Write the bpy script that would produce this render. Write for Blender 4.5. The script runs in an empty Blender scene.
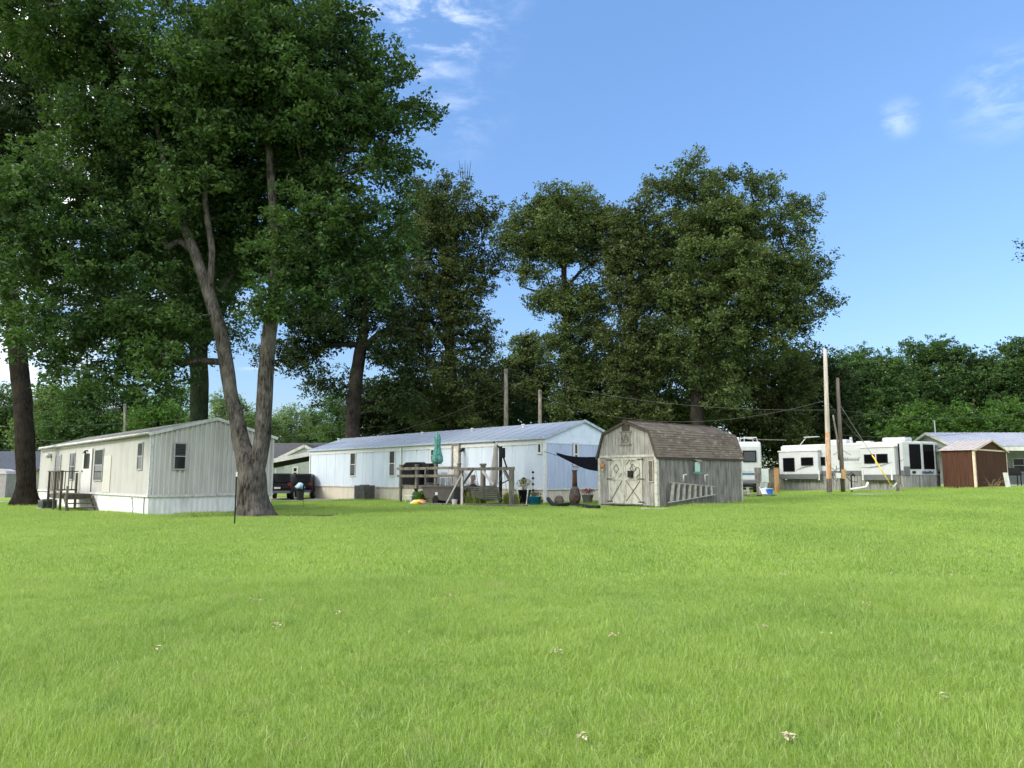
import bpy, math, random
import numpy as np
from mathutils import Vector, Matrix

# ---------------------------------------------------------------- camera, sky, sun, exposure
SC = bpy.context.scene
COL = SC.collection
F = 769.0
PITCH = math.radians(6.97)
CAM = Vector((0, 0, 1.45))
cd = bpy.data.cameras.new('camera'); cam = bpy.data.objects.new('camera', cd); COL.objects.link(cam)
cam.location = CAM; cam.rotation_euler = (math.pi/2 + PITCH, 0, 0)
cd.sensor_width = 36.0; cd.lens = F/1024*36; cd.clip_start = 0.1; cd.clip_end = 3000
SC.camera = cam

def ray(px, py):
    a = (px-512)/F; b = (384-py)/F; c, s = math.cos(PITCH), math.sin(PITCH)
    return Vector((a, c - s*b, s + c*b))
SUN_EL = math.radians(34); SUN_AZ = math.radians(-112)      # azimuth from +Y, clockwise positive: low on the left, behind the camera
w = bpy.data.worlds.new('World'); SC.world = w; w.use_nodes = True
nt = w.node_tree; nt.nodes.clear()
def N(nt, t, **k):
    n = nt.nodes.new(t)
    for a, b in k.items(): setattr(n, a, b)
    return n
out = N(nt, 'ShaderNodeOutputWorld'); bg = N(nt, 'ShaderNodeBackground'); bg.inputs[1].default_value = 0.125
sky = N(nt, 'ShaderNodeTexSky'); sky.sky_type = 'NISHITA'; sky.sun_disc = False
sky.sun_elevation = SUN_EL; sky.sun_rotation = SUN_AZ; sky.air_density = 1.2; sky.dust_density = 0.2; sky.ozone_density = 3.0
sky.altitude = 100
tc = N(nt, 'ShaderNodeTexCoord'); sep = N(nt, 'ShaderNodeSeparateXYZ'); nt.links.new(tc.outputs['Generated'], sep.inputs[0])
mp = N(nt, 'ShaderNodeMapping'); mp.inputs['Scale'].default_value = (2.2, 2.2, 6.0); mp.inputs['Location'].default_value = (0.35, 0.1, 0.2)
nt.links.new(tc.outputs['Generated'], mp.inputs[0])
nz = N(nt, 'ShaderNodeTexNoise'); nz.inputs['Scale'].default_value = 2.4; nz.inputs['Detail'].default_value = 9; nz.inputs['Roughness'].default_value = 0.6
nz.inputs['Distortion'].default_value = 0.6
nt.links.new(mp.outputs[0], nz.inputs[0])
# unseen white clouds overhead and behind the viewer, added as soft fill light
bk = N(nt, 'ShaderNodeMapRange'); bk.inputs[1].default_value = 0.25; bk.inputs[2].default_value = -0.25; bk.inputs[3].default_value = 0.0; bk.inputs[4].default_value = 0.42
nt.links.new(sep.outputs[1], bk.inputs[0])
# clouds gather on the left side of the sky: threshold falls with x
mr = N(nt, 'ShaderNodeMapRange'); mr.inputs[1].default_value = -0.55; mr.inputs[2].default_value = -0.12; mr.inputs[3].default_value = 0.34; mr.inputs[4].default_value = -0.09
nt.links.new(sep.outputs[0], mr.inputs[0])
add = N(nt, 'ShaderNodeMath', operation='ADD'); nt.links.new(nz.outputs[0], add.inputs[0]); nt.links.new(mr.outputs[0], add.inputs[1])
cr = N(nt, 'ShaderNodeMapRange'); cr.inputs[1].default_value = 0.64; cr.inputs[2].default_value = 0.96
cr.interpolation_type = 'SMOOTHSTEP'
add2 = N(nt, 'ShaderNodeMath', operation='ADD'); nt.links.new(add.outputs[0], add2.inputs[0]); nt.links.new(bk.outputs[0], add2.inputs[1])
last = add2
wsum = None
for ddir, rad_, amt in ((ray(418, -10), .15, .85), (ray(899, 118), .03, .36), (ray(1004, 92), .07, .26), (ray(455, 105), .09, .2)):   # thin wisps of cloud
    dn = ddir.normalized(); vd = N(nt, 'ShaderNodeVectorMath', operation='DISTANCE'); vd.inputs[1].default_value = dn; nt.links.new(tc.outputs['Generated'], vd.inputs[0])
    vr = N(nt, 'ShaderNodeMapRange'); vr.interpolation_type = 'SMOOTHSTEP'; vr.inputs[1].default_value = rad_; vr.inputs[2].default_value = 0; vr.inputs[3].default_value = 0; vr.inputs[4].default_value = amt
    nt.links.new(vd.outputs['Value'], vr.inputs[0])
    if wsum is None: wsum = vr
    else: a3 = N(nt, 'ShaderNodeMath', operation='MAXIMUM'); nt.links.new(wsum.outputs[0], a3.inputs[0]); nt.links.new(vr.outputs[0], a3.inputs[1]); wsum = a3
wm_ = N(nt, 'ShaderNodeMapping'); wm_.inputs['Scale'].default_value = (1.0, 1.0, 2.6); wm_.inputs['Rotation'].default_value = (0, .5, .3); nt.links.new(tc.outputs['Generated'], wm_.inputs[0])
wn_ = N(nt, 'ShaderNodeTexNoise'); wn_.inputs['Scale'].default_value = 16; wn_.inputs['Detail'].default_value = 10; wn_.inputs['Roughness'].default_value = .62; wn_.inputs['Distortion'].default_value = .25; nt.links.new(wm_.outputs[0], wn_.inputs[0])
wr_ = N(nt, 'ShaderNodeMapRange'); wr_.interpolation_type = 'SMOOTHSTEP'; wr_.inputs[1].default_value = .42; wr_.inputs[2].default_value = .72; nt.links.new(wn_.outputs[0], wr_.inputs[0])
wf_ = N(nt, 'ShaderNodeMath', operation='MULTIPLY'); nt.links.new(wr_.outputs[0], wf_.inputs[0]); nt.links.new(wsum.outputs[0], wf_.inputs[1])
wx_ = N(nt, 'ShaderNodeMix', data_type='RGBA'); wx_.inputs[7].default_value = (5.2, 5.7, 6.8, 1); nt.links.new(wf_.outputs[0], wx_.inputs[0])
nt.links.new(last.outputs[0], cr.inputs[0])
cm = N(nt, 'ShaderNodeMath', operation='MULTIPLY'); cm.inputs[1].default_value = 0.85; nt.links.new(cr.outputs[0], cm.inputs[0])
mx = N(nt, 'ShaderNodeMix', data_type='RGBA')
ce = N(nt, 'ShaderNodeMapRange'); ce.inputs[1].default_value = 0.15; ce.inputs[2].default_value = 0.75; nt.links.new(sep.outputs[2], ce.inputs[0])   # clouds made brighter higher up, so more fill light falls from above
cc = N(nt, 'ShaderNodeMix', data_type='RGBA'); cc.inputs[6].default_value = (7.4, 7.6, 8.0, 1); cc.inputs[7].default_value = (19.5, 19.5, 19.5, 1)
nt.links.new(ce.outputs[0], cc.inputs[0]); nt.links.new(cc.outputs[2], mx.inputs[7])
tint = N(nt, 'ShaderNodeMix', data_type='RGBA', blend_type='MULTIPLY'); tint.inputs[0].default_value = 1.0; tint.inputs[7].default_value = (1.0, 1.0, 1.0, 1)
nt.links.new(sky.outputs[0], tint.inputs[6])
el = N(nt, 'ShaderNodeMapRange'); el.inputs[1].default_value = 0.05; el.inputs[2].default_value = 0.55; nt.links.new(sep.outputs[2], el.inputs[0])
em = N(nt, 'ShaderNodeMix', data_type='RGBA'); em.inputs[6].default_value = (.49, .54, .68, 1); em.inputs[7].default_value = (.84, .965, 1.10, 1)
nt.links.new(el.outputs[0], em.inputs[0]); nt.links.new(em.outputs[2], tint.inputs[7])
nt.links.new(tint.outputs[2], wx_.inputs[6]); nt.links.new(cm.outputs[0], mx.inputs[0]); nt.links.new(wx_.outputs[2], mx.inputs[6])
nt.links.new(mx.outputs[2], bg.inputs[0]); nt.links.new(bg.outputs[0], out.inputs[0])

sl = bpy.data.lights.new('sun', 'SUN'); so = bpy.data.objects.new('sun', sl); COL.objects.link(so)
sl.energy = 1.5; sl.angle = math.radians(12); sl.color = (1.0, 0.93, 0.80)
sd = Vector((math.sin(SUN_AZ)*math.cos(SUN_EL), math.cos(SUN_AZ)*math.cos(SUN_EL), math.sin(SUN_EL)))
so.rotation_euler = sd.to_track_quat('Z', 'Y').to_euler()
SC.view_settings.view_transform = 'Standard'; SC.view_settings.look = 'None'
SC.view_settings.exposure = 1.02; SC.view_settings.gamma = 1.0; SC.view_settings.use_curve_mapping = False
SC.cycles.max_bounces = 6; SC.cycles.diffuse_bounces = 3; SC.cycles.transmission_bounces = 3; SC.cycles.transparent_max_bounces = 4
SC.cycles.use_denoising = True

# ---------------------------------------------------------------- terrain and pixel rays
def sstep(a, b, x):
    t = min(1.0, max(0.0, (x-a)/(b-a))); return t*t*(3-2*t)
def gz(X, Y):
    u = min(45.0, max(0.0, X+13))
    return (0.0105*u + 0.0002*u*u)*sstep(10, 35, Y)
def P(px, py, Y):
    d = ray(px, py); return CAM + d*(Y/d.y)
def G(px, py):
    d = ray(px, py); lo, hi = 1.0, 400.0
    for _ in range(50):
        m = (lo+hi)/2; q = CAM + d*m
        if q.z > gz(q.x, q.y): lo = m
        else: hi = m
    q = CAM + d*hi; return Vector((q.x, q.y, gz(q.x, q.y)))
def GX(px, Y):
    """ground point seen at column px, depth Y"""
    X = (px-512)/F*Y/math.cos(PITCH)
    for _ in range(3):
        z = gz(X, Y) - CAM.z
        X = (px-512)/F*(Y*math.cos(PITCH)+z*math.sin(PITCH))
    return Vector((X, Y, gz(X, Y)))
class Fr:
    """local frame of a building: origin on the ground, rotation about z"""
    def __init__(s, O, ang): s.O = Vector(O); s.a = ang; s.R = Matrix.Rotation(-ang, 3, 'Z')
    def loc(s, p): return s.R @ (Vector(p)-s.O)
    def wor(s, p): return s.R.transposed() @ Vector(p) + s.O
    def ry(s, px, py, y0=0.0):
        o = s.loc(CAM); d = s.R @ ray(px, py); q = o + d*((y0-o.y)/d.y); return q.x, q.z
    def rx(s, px, py, x0=0.0):
        o = s.loc(CAM); d = s.R @ ray(px, py); q = o + d*((x0-o.x)/d.x); return q.y, q.z

# ---------------------------------------------------------------- materials
MATS = {}
def mat(name, col, rough=0.7, var=0.12, scale=6.0, streak=None, bump=0.0, bscale=40.0, metal=0.0, col2=None, lo=0.42, hi=0.62, spec=0.16, detail=6):
    """painted / weathered surface: base colour, a second colour by noise (stretched if streak), fine bump"""
    if name in MATS: return MATS[name]
    m = bpy.data.materials.new(name); m.use_nodes = True; t = m.node_tree; b = t.nodes['Principled BSDF']
    b.inputs['Roughness'].default_value = rough; b.inputs['Metallic'].default_value = metal
    b.inputs['Specular IOR Level'].default_value = spec
    tc = N(t, 'ShaderNodeTexCoord'); mp = N(t, 'ShaderNodeMapping'); t.links.new(tc.outputs['Object'], mp.inputs[0])
    mp.inputs['Scale'].default_value = streak or (1, 1, 1)
    n = N(t, 'ShaderNodeTexNoise'); n.inputs['Scale'].default_value = scale; n.inputs['Detail'].default_value = detail; n.inputs['Roughness'].default_value = 0.62
    t.links.new(mp.outputs[0], n.inputs[0])
    r = N(t, 'ShaderNodeMapRange'); r.inputs[1].default_value = lo; r.inputs[2].default_value = hi
    t.links.new(n.outputs[0], r.inputs[0])
    mx = N(t, 'ShaderNodeMix', data_type='RGBA'); mx.inputs[6].default_value = (*col, 1)
    c2 = col2 or tuple(c*(1-var*2.2) for c in col); mx.inputs[7].default_value = (*c2, 1)
    t.links.new(r.outputs[0], mx.inputs[0]); t.links.new(mx.outputs[2], b.inputs['Base Color'])
    if bump:
        n2 = N(t, 'ShaderNodeTexNoise'); n2.inputs['Scale'].default_value = bscale; n2.inputs['Detail'].default_value = 5
        t.links.new(mp.outputs[0], n2.inputs[0])
        bp = N(t, 'ShaderNodeBump'); bp.inputs['Strength'].default_value = bump; bp.inputs['Distance'].default_value = 0.01
        t.links.new(n2.outputs[0], bp.inputs['Height']); t.links.new(bp.outputs[0], b.inputs['Normal'])
    MATS[name] = m; return m
def glassmat(name, col=(0.012, 0.014, 0.016), rough=0.06):
    if name in MATS: return MATS[name]
    m = bpy.data.materials.new(name); m.use_nodes = True; b = m.node_tree.nodes['Principled BSDF']
    b.inputs['Base Color'].default_value = (*col, 1); b.inputs['Roughness'].default_value = rough
    b.inputs['Specular IOR Level'].default_value = 0.22
    MATS[name] = m; return m
def leafmat(name, c1, c2, trans=0.35, nscale=0.35):
    if name in MATS: return MATS[name]
    m = bpy.data.materials.new(name); m.use_nodes = True; t = m.node_tree; t.nodes.clear()
    o = N(t, 'ShaderNodeOutputMaterial'); d = N(t, 'ShaderNodeBsdfPrincipled'); tr = N(t, 'ShaderNodeBsdfTranslucent'); ms = N(t, 'ShaderNodeMixShader')
    d.inputs['Roughness'].default_value = 0.6; d.inputs['Specular IOR Level'].default_value = 0.12
    g = N(t, 'ShaderNodeNewGeometry'); tc = N(t, 'ShaderNodeTexCoord')
    n = N(t, 'ShaderNodeTexNoise'); n.inputs['Scale'].default_value = nscale; n.inputs['Detail'].default_value = 3
    t.links.new(tc.outputs['Object'], n.inputs[0])
    a = N(t, 'ShaderNodeMath', operation='MULTIPLY_ADD'); a.inputs[1].default_value = 0.55; t.links.new(g.outputs['Random Per Island'], a.inputs[0])
    n2 = N(t, 'ShaderNodeMapRange'); n2.inputs[1].default_value = 0.35; n2.inputs[2].default_value = 0.65; n2.inputs[4].default_value = 0.6
    t.links.new(n.outputs[0], n2.inputs[0]); t.links.new(n2.outputs[0], a.inputs[2])
    mx = N(t, 'ShaderNodeMix', data_type='RGBA'); mx.inputs[6].default_value = (*c1, 1); mx.inputs[7].default_value = (*c2, 1)
    t.links.new(a.outputs[0], mx.inputs[0])
    t.links.new(mx.outputs[2], d.inputs['Base Color'])
    mc = N(t, 'ShaderNodeMix', data_type='RGBA', blend_type='MULTIPLY'); mc.inputs[0].default_value = 1; mc.inputs[7].default_value = (1.5, 1.6, 0.7, 1)
    t.links.new(mx.outputs[2], mc.inputs[6]); t.links.new(mc.outputs[2], tr.inputs[0])
    ms.inputs[0].default_value = trans; t.links.new(d.outputs[0], ms.inputs[1]); t.links.new(tr.outputs[0], ms.inputs[2]); t.links.new(ms.outputs[0], o.inputs[0])
    MATS[name] = m; return m
def barkmat(name, c1, c2):
    if name in MATS: return MATS[name]
    m = bpy.data.materials.new(name); m.use_nodes = True; t = m.node_tree; b = t.nodes['Principled BSDF']
    b.inputs['Roughness'].default_value = 0.95; b.inputs['Specular IOR Level'].default_value = 0.05
    tc = N(t, 'ShaderNodeTexCoord'); mp = N(t, 'ShaderNodeMapping'); mp.inputs['Scale'].default_value = (1, 1, 0.22); t.links.new(tc.outputs['Object'], mp.inputs[0])
    n = N(t, 'ShaderNodeTexNoise'); n.inputs['Scale'].default_value = 14; n.inputs['Detail'].default_value = 7; n.inputs['Roughness'].default_value = 0.7; n.inputs['Distortion'].default_value = 0.5
    t.links.new(mp.outputs[0], n.inputs[0])
    n3 = N(t, 'ShaderNodeTexNoise'); n3.inputs['Scale'].default_value = 1.3; n3.inputs['Detail'].default_value = 3; t.links.new(tc.outputs['Object'], n3.inputs[0])
    av = N(t, 'ShaderNodeMath', operation='MULTIPLY_ADD'); av.inputs[1].default_value = 0.7; t.links.new(n3.outputs[0], av.inputs[0]); t.links.new(n.outputs[0], av.inputs[2])
    r = N(t, 'ShaderNodeMapRange'); r.inputs[1].default_value = 0.68; r.inputs[2].default_value = 1.02; t.links.new(av.outputs[0], r.inputs[0])
    mx = N(t, 'ShaderNodeMix', data_type='RGBA'); mx.inputs[6].default_value = (*c1, 1); mx.inputs[7].default_value = (*c2, 1)
    t.links.new(r.outputs[0], mx.inputs[0]); t.links.new(mx.outputs[2], b.inputs['Base Color'])
    bp = N(t, 'ShaderNodeBump'); bp.inputs['Strength'].default_value = 1.0; bp.inputs['Distance'].default_value = 0.12
    t.links.new(n.outputs[0], bp.inputs['Height']); t.links.new(bp.outputs[0], b.inputs['Normal'])
    MATS[name] = m; return m

# ---------------------------------------------------------------- mesh builder
def link(o, parent=None):
    COL.objects.link(o)
    if parent is not None: o.parent = parent
    return o
class MB:
    def __init__(s): s.v = []; s.f = []
    def quad(s, *p):
        i = len(s.v); s.v += [tuple(q) for q in p]; s.f.append(tuple(range(i, i+len(p)))); return s
    def box(s, x0, x1, y0, y1, z0, z1):
        if x0 > x1: x0, x1 = x1, x0
        if y0 > y1: y0, y1 = y1, y0
        if z0 > z1: z0, z1 = z1, z0
        i = len(s.v); s.v += [(x, y, z) for z in (z0, z1) for x, y in ((x0, y0), (x1, y0), (x1, y1), (x0, y1))]
        s.f += [(i, i+3, i+2, i+1), (i+4, i+5, i+6, i+7), (i, i+1, i+5, i+4), (i+1, i+2, i+6, i+5), (i+2, i+3, i+7, i+6), (i+3, i, i+4, i+7)]
        return s
    def beam(s, p, q, a, b=None, up=(0, 0, 1)):
        """rectangular bar from p to q, a wide, b deep"""
        b = b or a; p = Vector(p); q = Vector(q); d = (q-p).normalized(); u = Vector(up)
        if abs(d.dot(u)) > 0.98: u = Vector((0, 1, 0))
        x = d.cross(u).normalized(); y = x.cross(d).normalized()
        i = len(s.v)
        for c in (p, q):
            for sx, sy in ((-1, -1), (1, -1), (1, 1), (-1, 1)): s.v.append(tuple(c + x*sx*a/2 + y*sy*b/2))
        s.f += [(i, i+1, i+2, i+3), (i+7, i+6, i+5, i+4), (i, i+4, i+5, i+1), (i+1, i+5, i+6, i+2), (i+2, i+6, i+7, i+3), (i+3, i+7, i+4, i)]
        return s
    def tube(s, pts, r, n=8, cap=True):
        pts = [Vector(p) for p in pts]; k = len(pts); rs = r if isinstance(r, (list, tuple)) else [r]*k
        base = len(s.v); xp = None
        for i, p in enumerate(pts):
            d = (pts[min(k-1, i+1)]-pts[max(0, i-1)]).normalized()
            if xp is None: xp = d.cross(Vector((0.31, 0.9, 0.2)) if abs(d.y) < 0.9 else Vector((1, 0, 0))).normalized()
            else:
                xp = (xp - d*xp.dot(d)).normalized()
            y = d.cross(xp)
            for j in range(n):
                a = 2*math.pi*j/n; s.v.append(tuple(p + (xp*math.cos(a)+y*math.sin(a))*rs[i]))
        for i in range(k-1):
            for j in range(n):
                a = base+i*n+j; b = base+i*n+(j+1) % n; s.f.append((a, b, b+n, a+n))
        if cap:
            s.f.append(tuple(base+j for j in reversed(range(n)))); s.f.append(tuple(base+(k-1)*n+j for j in range(n)))
        return s
    def lathe(s, prof, c=(0, 0, 0), n=16):
        return s.tube([(c[0], c[1], c[2]+z) for r, z in prof], [max(r, 0.001) for r, z in prof], n)
    def prism(s, poly, y0, y1):
        """polygon in x,z extruded along y"""
        i = len(s.v); n = len(poly)
        s.v += [(x, y0, z) for x, z in poly] + [(x, y1, z) for x, z in poly]
        s.f.append(tuple(range(i, i+n))); s.f.append(tuple(range(i+2*n-1, i+n-1, -1)))
        for j in range(n): k = (j+1) % n; s.f.append((i+j, i+n+j, i+n+k, i+k))
        return s
    def prismx(s, poly, x0, x1):
        i = len(s.v); s.prism([(a, b) for a, b in poly], x0, x1)
        s.v[i:] = [(y, x, z) for x, y, z in s.v[i:]]
        return s
    def prismz(s, poly, z0, z1):
        i = len(s.v); s.prism(poly, z0, z1)
        s.v[i:] = [(x, z, y) for x, y, z in s.v[i:]]
        return s
    def ribs(s, u0, u1, zb, ztop, axis, pos, outw, period=0.2, depth=0.018, duty=0.35):
        """sheet with vertical ribs; axis 'x': runs along x at y=pos, outw = +1/-1"""
        n = max(1, round(abs(u1-u0)/period)); st = (u1-u0)/n; prof = []
        for k in range(n):
            a = u0+k*st
            prof += [(a, 0), (a+st*(1-duty)*0.9, 0), (a+st*(1-duty), 1), (a+st*0.95, 1)]
        prof.append((u1, 0)); i = len(s.v)
        for u, h in prof:
            d = pos+outw*depth*h
            for z in (zb, ztop(u)):
                s.v.append((u, d, z) if axis == 'x' else (d, u, z))
        for k in range(len(prof)-1):
            a = i+2*k; s.f.append((a, a+2, a+3, a+1))
        return s
    def build(s, name, m, parent=None, smooth=False, bevel=0, sub=0):
        me = bpy.data.meshes.new(name); me.from_pydata(s.v, [], s.f)
        import bmesh
        bm = bmesh.new(); bm.from_mesh(me); bmesh.ops.recalc_face_normals(bm, faces=bm.faces); bm.to_mesh(me); bm.free()
        me.materials.append(m); me.update()
        if smooth: me.polygons.foreach_set('use_smooth', [True]*len(me.polygons))
        o = link(bpy.data.objects.new(name, me), parent)
        if bevel:
            b = o.modifiers.new('bevel', 'BEVEL'); b.width = bevel; b.segments = 2; b.limit_method = 'ANGLE'
        if sub:
            b = o.modifiers.new('sub', 'SUBSURF'); b.levels = sub; b.render_levels = sub
        return o
def split(b, name, m, parent=None, **k):
    """one object for every connected piece"""
    par = list(range(len(b.v)))
    def find(i):
        while par[i] != i: par[i] = par[par[i]]; i = par[i]
        return i
    for f in b.f:
        r = find(f[0])
        for i in f[1:]: par[find(i)] = r
    groups = {}
    for f in b.f: groups.setdefault(find(f[0]), []).append(f)
    out_ = []
    for fs in groups.values():
        c = MB(); mp_ = {}
        for f in fs:
            for i in f:
                if i not in mp_: mp_[i] = len(c.v); c.v.append(b.v[i])
            c.f.append(tuple(mp_[i] for i in f))
        out_.append(c.build(name, m, parent, **k))
    return out_
def tag(o, label=None, cat=None, group=None, kind=None):
    if label: o['label'] = label
    if cat: o['category'] = cat
    if group: o['group'] = group
    if kind: o['kind'] = kind
    return o
def thing(name, label, cat, loc, rz=0, group=None):
    o = bpy.data.objects.new(name, None); COL.objects.link(o); o.empty_display_size = 0.3
    o.location = loc; o.rotation_euler = (0, 0, rz); return tag(o, label, cat, group)
def copy_tree(o, parent=None):
    c = o.copy(); COL.objects.link(c); c.parent = parent
    for ch in list(o.children): copy_tree(ch, c)
    return c
def drape(name, poly, dz, m, step=0.7, jitter=0.0):
    """irregular flat sheet following the ground, poly in world x,y"""
    cx = sum(p[0] for p in poly)/len(poly); cy = sum(p[1] for p in poly)/len(poly)
    me_v = []; me_f = []; R = 8; n = len(poly)
    for k in range(1, R+1):
        for p in poly:
            x = cx+(p[0]-cx)*k/R; y = cy+(p[1]-cy)*k/R; me_v.append((x, y, gz(x, y)+dz))
    me_v.append((cx, cy, gz(cx, cy)+dz)); c = len(me_v)-1
    for j in range(n): me_f.append((c, j, (j+1) % n))
    for k in range(R-1):
        for j in range(n): a = k*n+j; b = k*n+(j+1) % n; me_f.append((a, a+n, b+n, b))
    b = MB(); b.v = me_v; b.f = me_f
    return b.build(name, m)
def blob_poly(cx, cy, rx, ry, rot=0, n=28, amp=0.18, seed=1):
    r = random.Random(seed); ph = [r.uniform(0, 6.28) for _ in range(4)]; out = []
    for i in range(n):
        a = 2*math.pi*i/n; k = 1+amp*(math.sin(2*a+ph[0])+0.6*math.sin(3*a+ph[1])+0.5*math.sin(5*a+ph[2])+0.4*math.sin(9*a+ph[3]))*0.6
        x = math.cos(a)*rx*k; y = math.sin(a)*ry*k
        out.append((cx+x*math.cos(rot)-y*math.sin(rot), cy+x*math.sin(rot)+y*math.cos(rot)))
    return out

# ---------------------------------------------------------------- ground
def ground_material(name, blades=False):
    m = bpy.data.materials.new(name); m.use_nodes = True; t = m.node_tree; b = t.nodes['Principled BSDF']
    g = N(t, 'ShaderNodeNewGeometry')
    def noise(sc, det=4, rg=0.6, vec=None, stretch=None):
        n = N(t, 'ShaderNodeTexNoise'); n.inputs['Scale'].default_value = sc; n.inputs['Detail'].default_value = det; n.inputs['Roughness'].default_value = rg
        if stretch:
            mp = N(t, 'ShaderNodeMapping'); mp.inputs['Scale'].default_value = stretch; t.links.new(g.outputs['Position'], mp.inputs[0]); t.links.new(mp.outputs[0], n.inputs[0])
        else: t.links.new(g.outputs['Position'], n.inputs[0])
        return n
    def rng(src, a, b_, c=0, d=1):
        r = N(t, 'ShaderNodeMapRange'); r.inputs[1].default_value = a; r.inputs[2].default_value = b_; r.inputs[3].default_value = c; r.inputs[4].default_value = d
        t.links.new(src, r.inputs[0]); return r.outputs[0]
    def mix(f, c1, c2):
        x = N(t, 'ShaderNodeMix', data_type='RGBA')
        if isinstance(f, float): x.inputs[0].default_value = f
        else: t.links.new(f, x.inputs[0])
        for s_, c in ((6, c1), (7, c2)):
            if isinstance(c, tuple): x.inputs[s_].default_value = (*c, 1)
            else: t.links.new(c, x.inputs[s_])
        return x.outputs[2]
    big = noise(0.35, 4, 0.55, stretch=(1, 0.55, 1)); mid = noise(1.7, 5, 0.65)
    A = (0.245, 0.365, 0.05); B = (0.35, 0.475, 0.075); C = (0.20, 0.24, 0.075)
    c = mix(rng(big.outputs[0], 0.36, 0.64), A, B)
    c = mix(rng(mid.outputs[0], 0.52, 0.72, 0, 0.75), c, (0.13, 0.265, 0.04))
    if blades:
        c = mix(rng(g.outputs['Random Per Island'], 0.0, 0.5, 0.6, 0), c, (0.11, 0.24, 0.03)); c = mix(rng(g.outputs['Random Per Island'], 0.4, 1.0, 0, 0.9), c, (0.46, 0.63, 0.17))
        fl_ = noise(3.1, 4, 0.6)
        c = mix(rng(fl_.outputs[0], 0.60, 0.72, 0, 0.5), c, (0.45, 0.46, 0.19))
        c = mix(rng(g.outputs['Random Per Island'], 0.93, 0.95, 0, 0.8), c, (0.62, 0.62, 0.34))
        b.inputs['Roughness'].default_value = 0.5; b.inputs['Specular IOR Level'].default_value = 0.35
        tr = N(t, 'ShaderNodeBsdfTranslucent'); ms = N(t, 'ShaderNodeMixShader'); ms.inputs[0].default_value = 0.45
        o = t.nodes['Material Output']; t.links.new(c, b.inputs['Base Color']); t.links.new(c, tr.inputs[0])
        t.links.new(b.outputs[0], ms.inputs[1]); t.links.new(tr.outputs[0], ms.inputs[2]); t.links.new(ms.outputs[0], o.inputs[0])
    else:
        fine = noise(60, 6, 0.7)
        c = mix(rng(fine.outputs[0], 0.4, 0.62, 0, 0.55), c, (0.09, 0.15, 0.03))
        b.inputs['Roughness'].default_value = 0.95; b.inputs['Specular IOR Level'].default_value = 0.1
        t.links.new(c, b.inputs['Base Color'])
        bp = N(t, 'ShaderNodeBump'); bp.inputs['Strength'].default_value = 0.8; bp.inputs['Distance'].default_value = 0.05
        f2 = noise(22, 7, 0.75); t.links.new(f2.outputs[0], bp.inputs['Height']); t.links.new(bp.outputs[0], b.inputs['Normal'])
    return m
def build_ground():
    ys = [-25, -10, -3, 0]+[1.5*i for i in range(1, 40)]+[60, 65, 72, 80, 95, 120, 160, 240, 400, 900]
    xs = [-900, -400, -200, -120, -80, -60, -50]+[2.0*i for i in range(-22, 23)]+[50, 60, 80, 120, 200, 400, 900]
    me = bpy.data.meshes.new('lawn'); nx = len(xs)
    v = [(x, y, gz(x, y)) for y in ys for x in xs]
    f = [(j*nx+i, j*nx+i+1, (j+1)*nx+i+1, (j+1)*nx+i) for j in range(len(ys)-1) for i in range(nx-1)]
    me.from_pydata(v, [], f); me.materials.append(ground_material('lawn_ground')); me.polygons.foreach_set('use_smooth', [True]*len(f))
    o = link(bpy.data.objects.new('ground', me)); tag(o, kind='structure')
build_ground()
soil = mat('soil', (0.085, 0.07, 0.045), 0.95, scale=9, col2=(0.06, 0.085, 0.03), bump=1.0, bscale=25)
gravel = mat('gravel', (0.30, 0.285, 0.26), 0.95, scale=30, col2=(0.16, 0.15, 0.135), bump=1.0, bscale=60)
asphalt = mat('asphalt', (0.07, 0.07, 0.072), 0.9, scale=12, var=0.15, bump=0.5, bscale=80)
TB = G(255, 517)         # foot of the big maple
tag(drape('bare_soil', blob_poly(TB.x+0.2, TB.y+0.1, 3.6, 1.5, 0.25, seed=3), 0.006, soil), kind='structure')
tag(drape('bare_soil', blob_poly(TB.x-3.3, TB.y-1.2, 2.4, 0.55, 0.7, seed=5), 0.010, soil), kind='structure')
q = GX(20, 41.5)
tag(drape('bare_soil', blob_poly(q.x-1.5, q.y+0.8, 3.6, 2.0, 0, seed=9), 0.006, soil), kind='structure')
q = GX(330, 51.5)
tag(drape('gravel_drive', blob_poly(q.x-2.2, q.y+2.5, 7.5, 4.2, -0.1, amp=0.06, seed=4), 0.012, gravel), kind='structure')
q = GX(10, 75)
tag(drape('road', [(q.x-60, 62), (q.x+24, 66), (q.x+24, 71), (q.x-60, 67)], 0.008, asphalt), kind='structure')
q = GX(790, 46)
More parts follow.
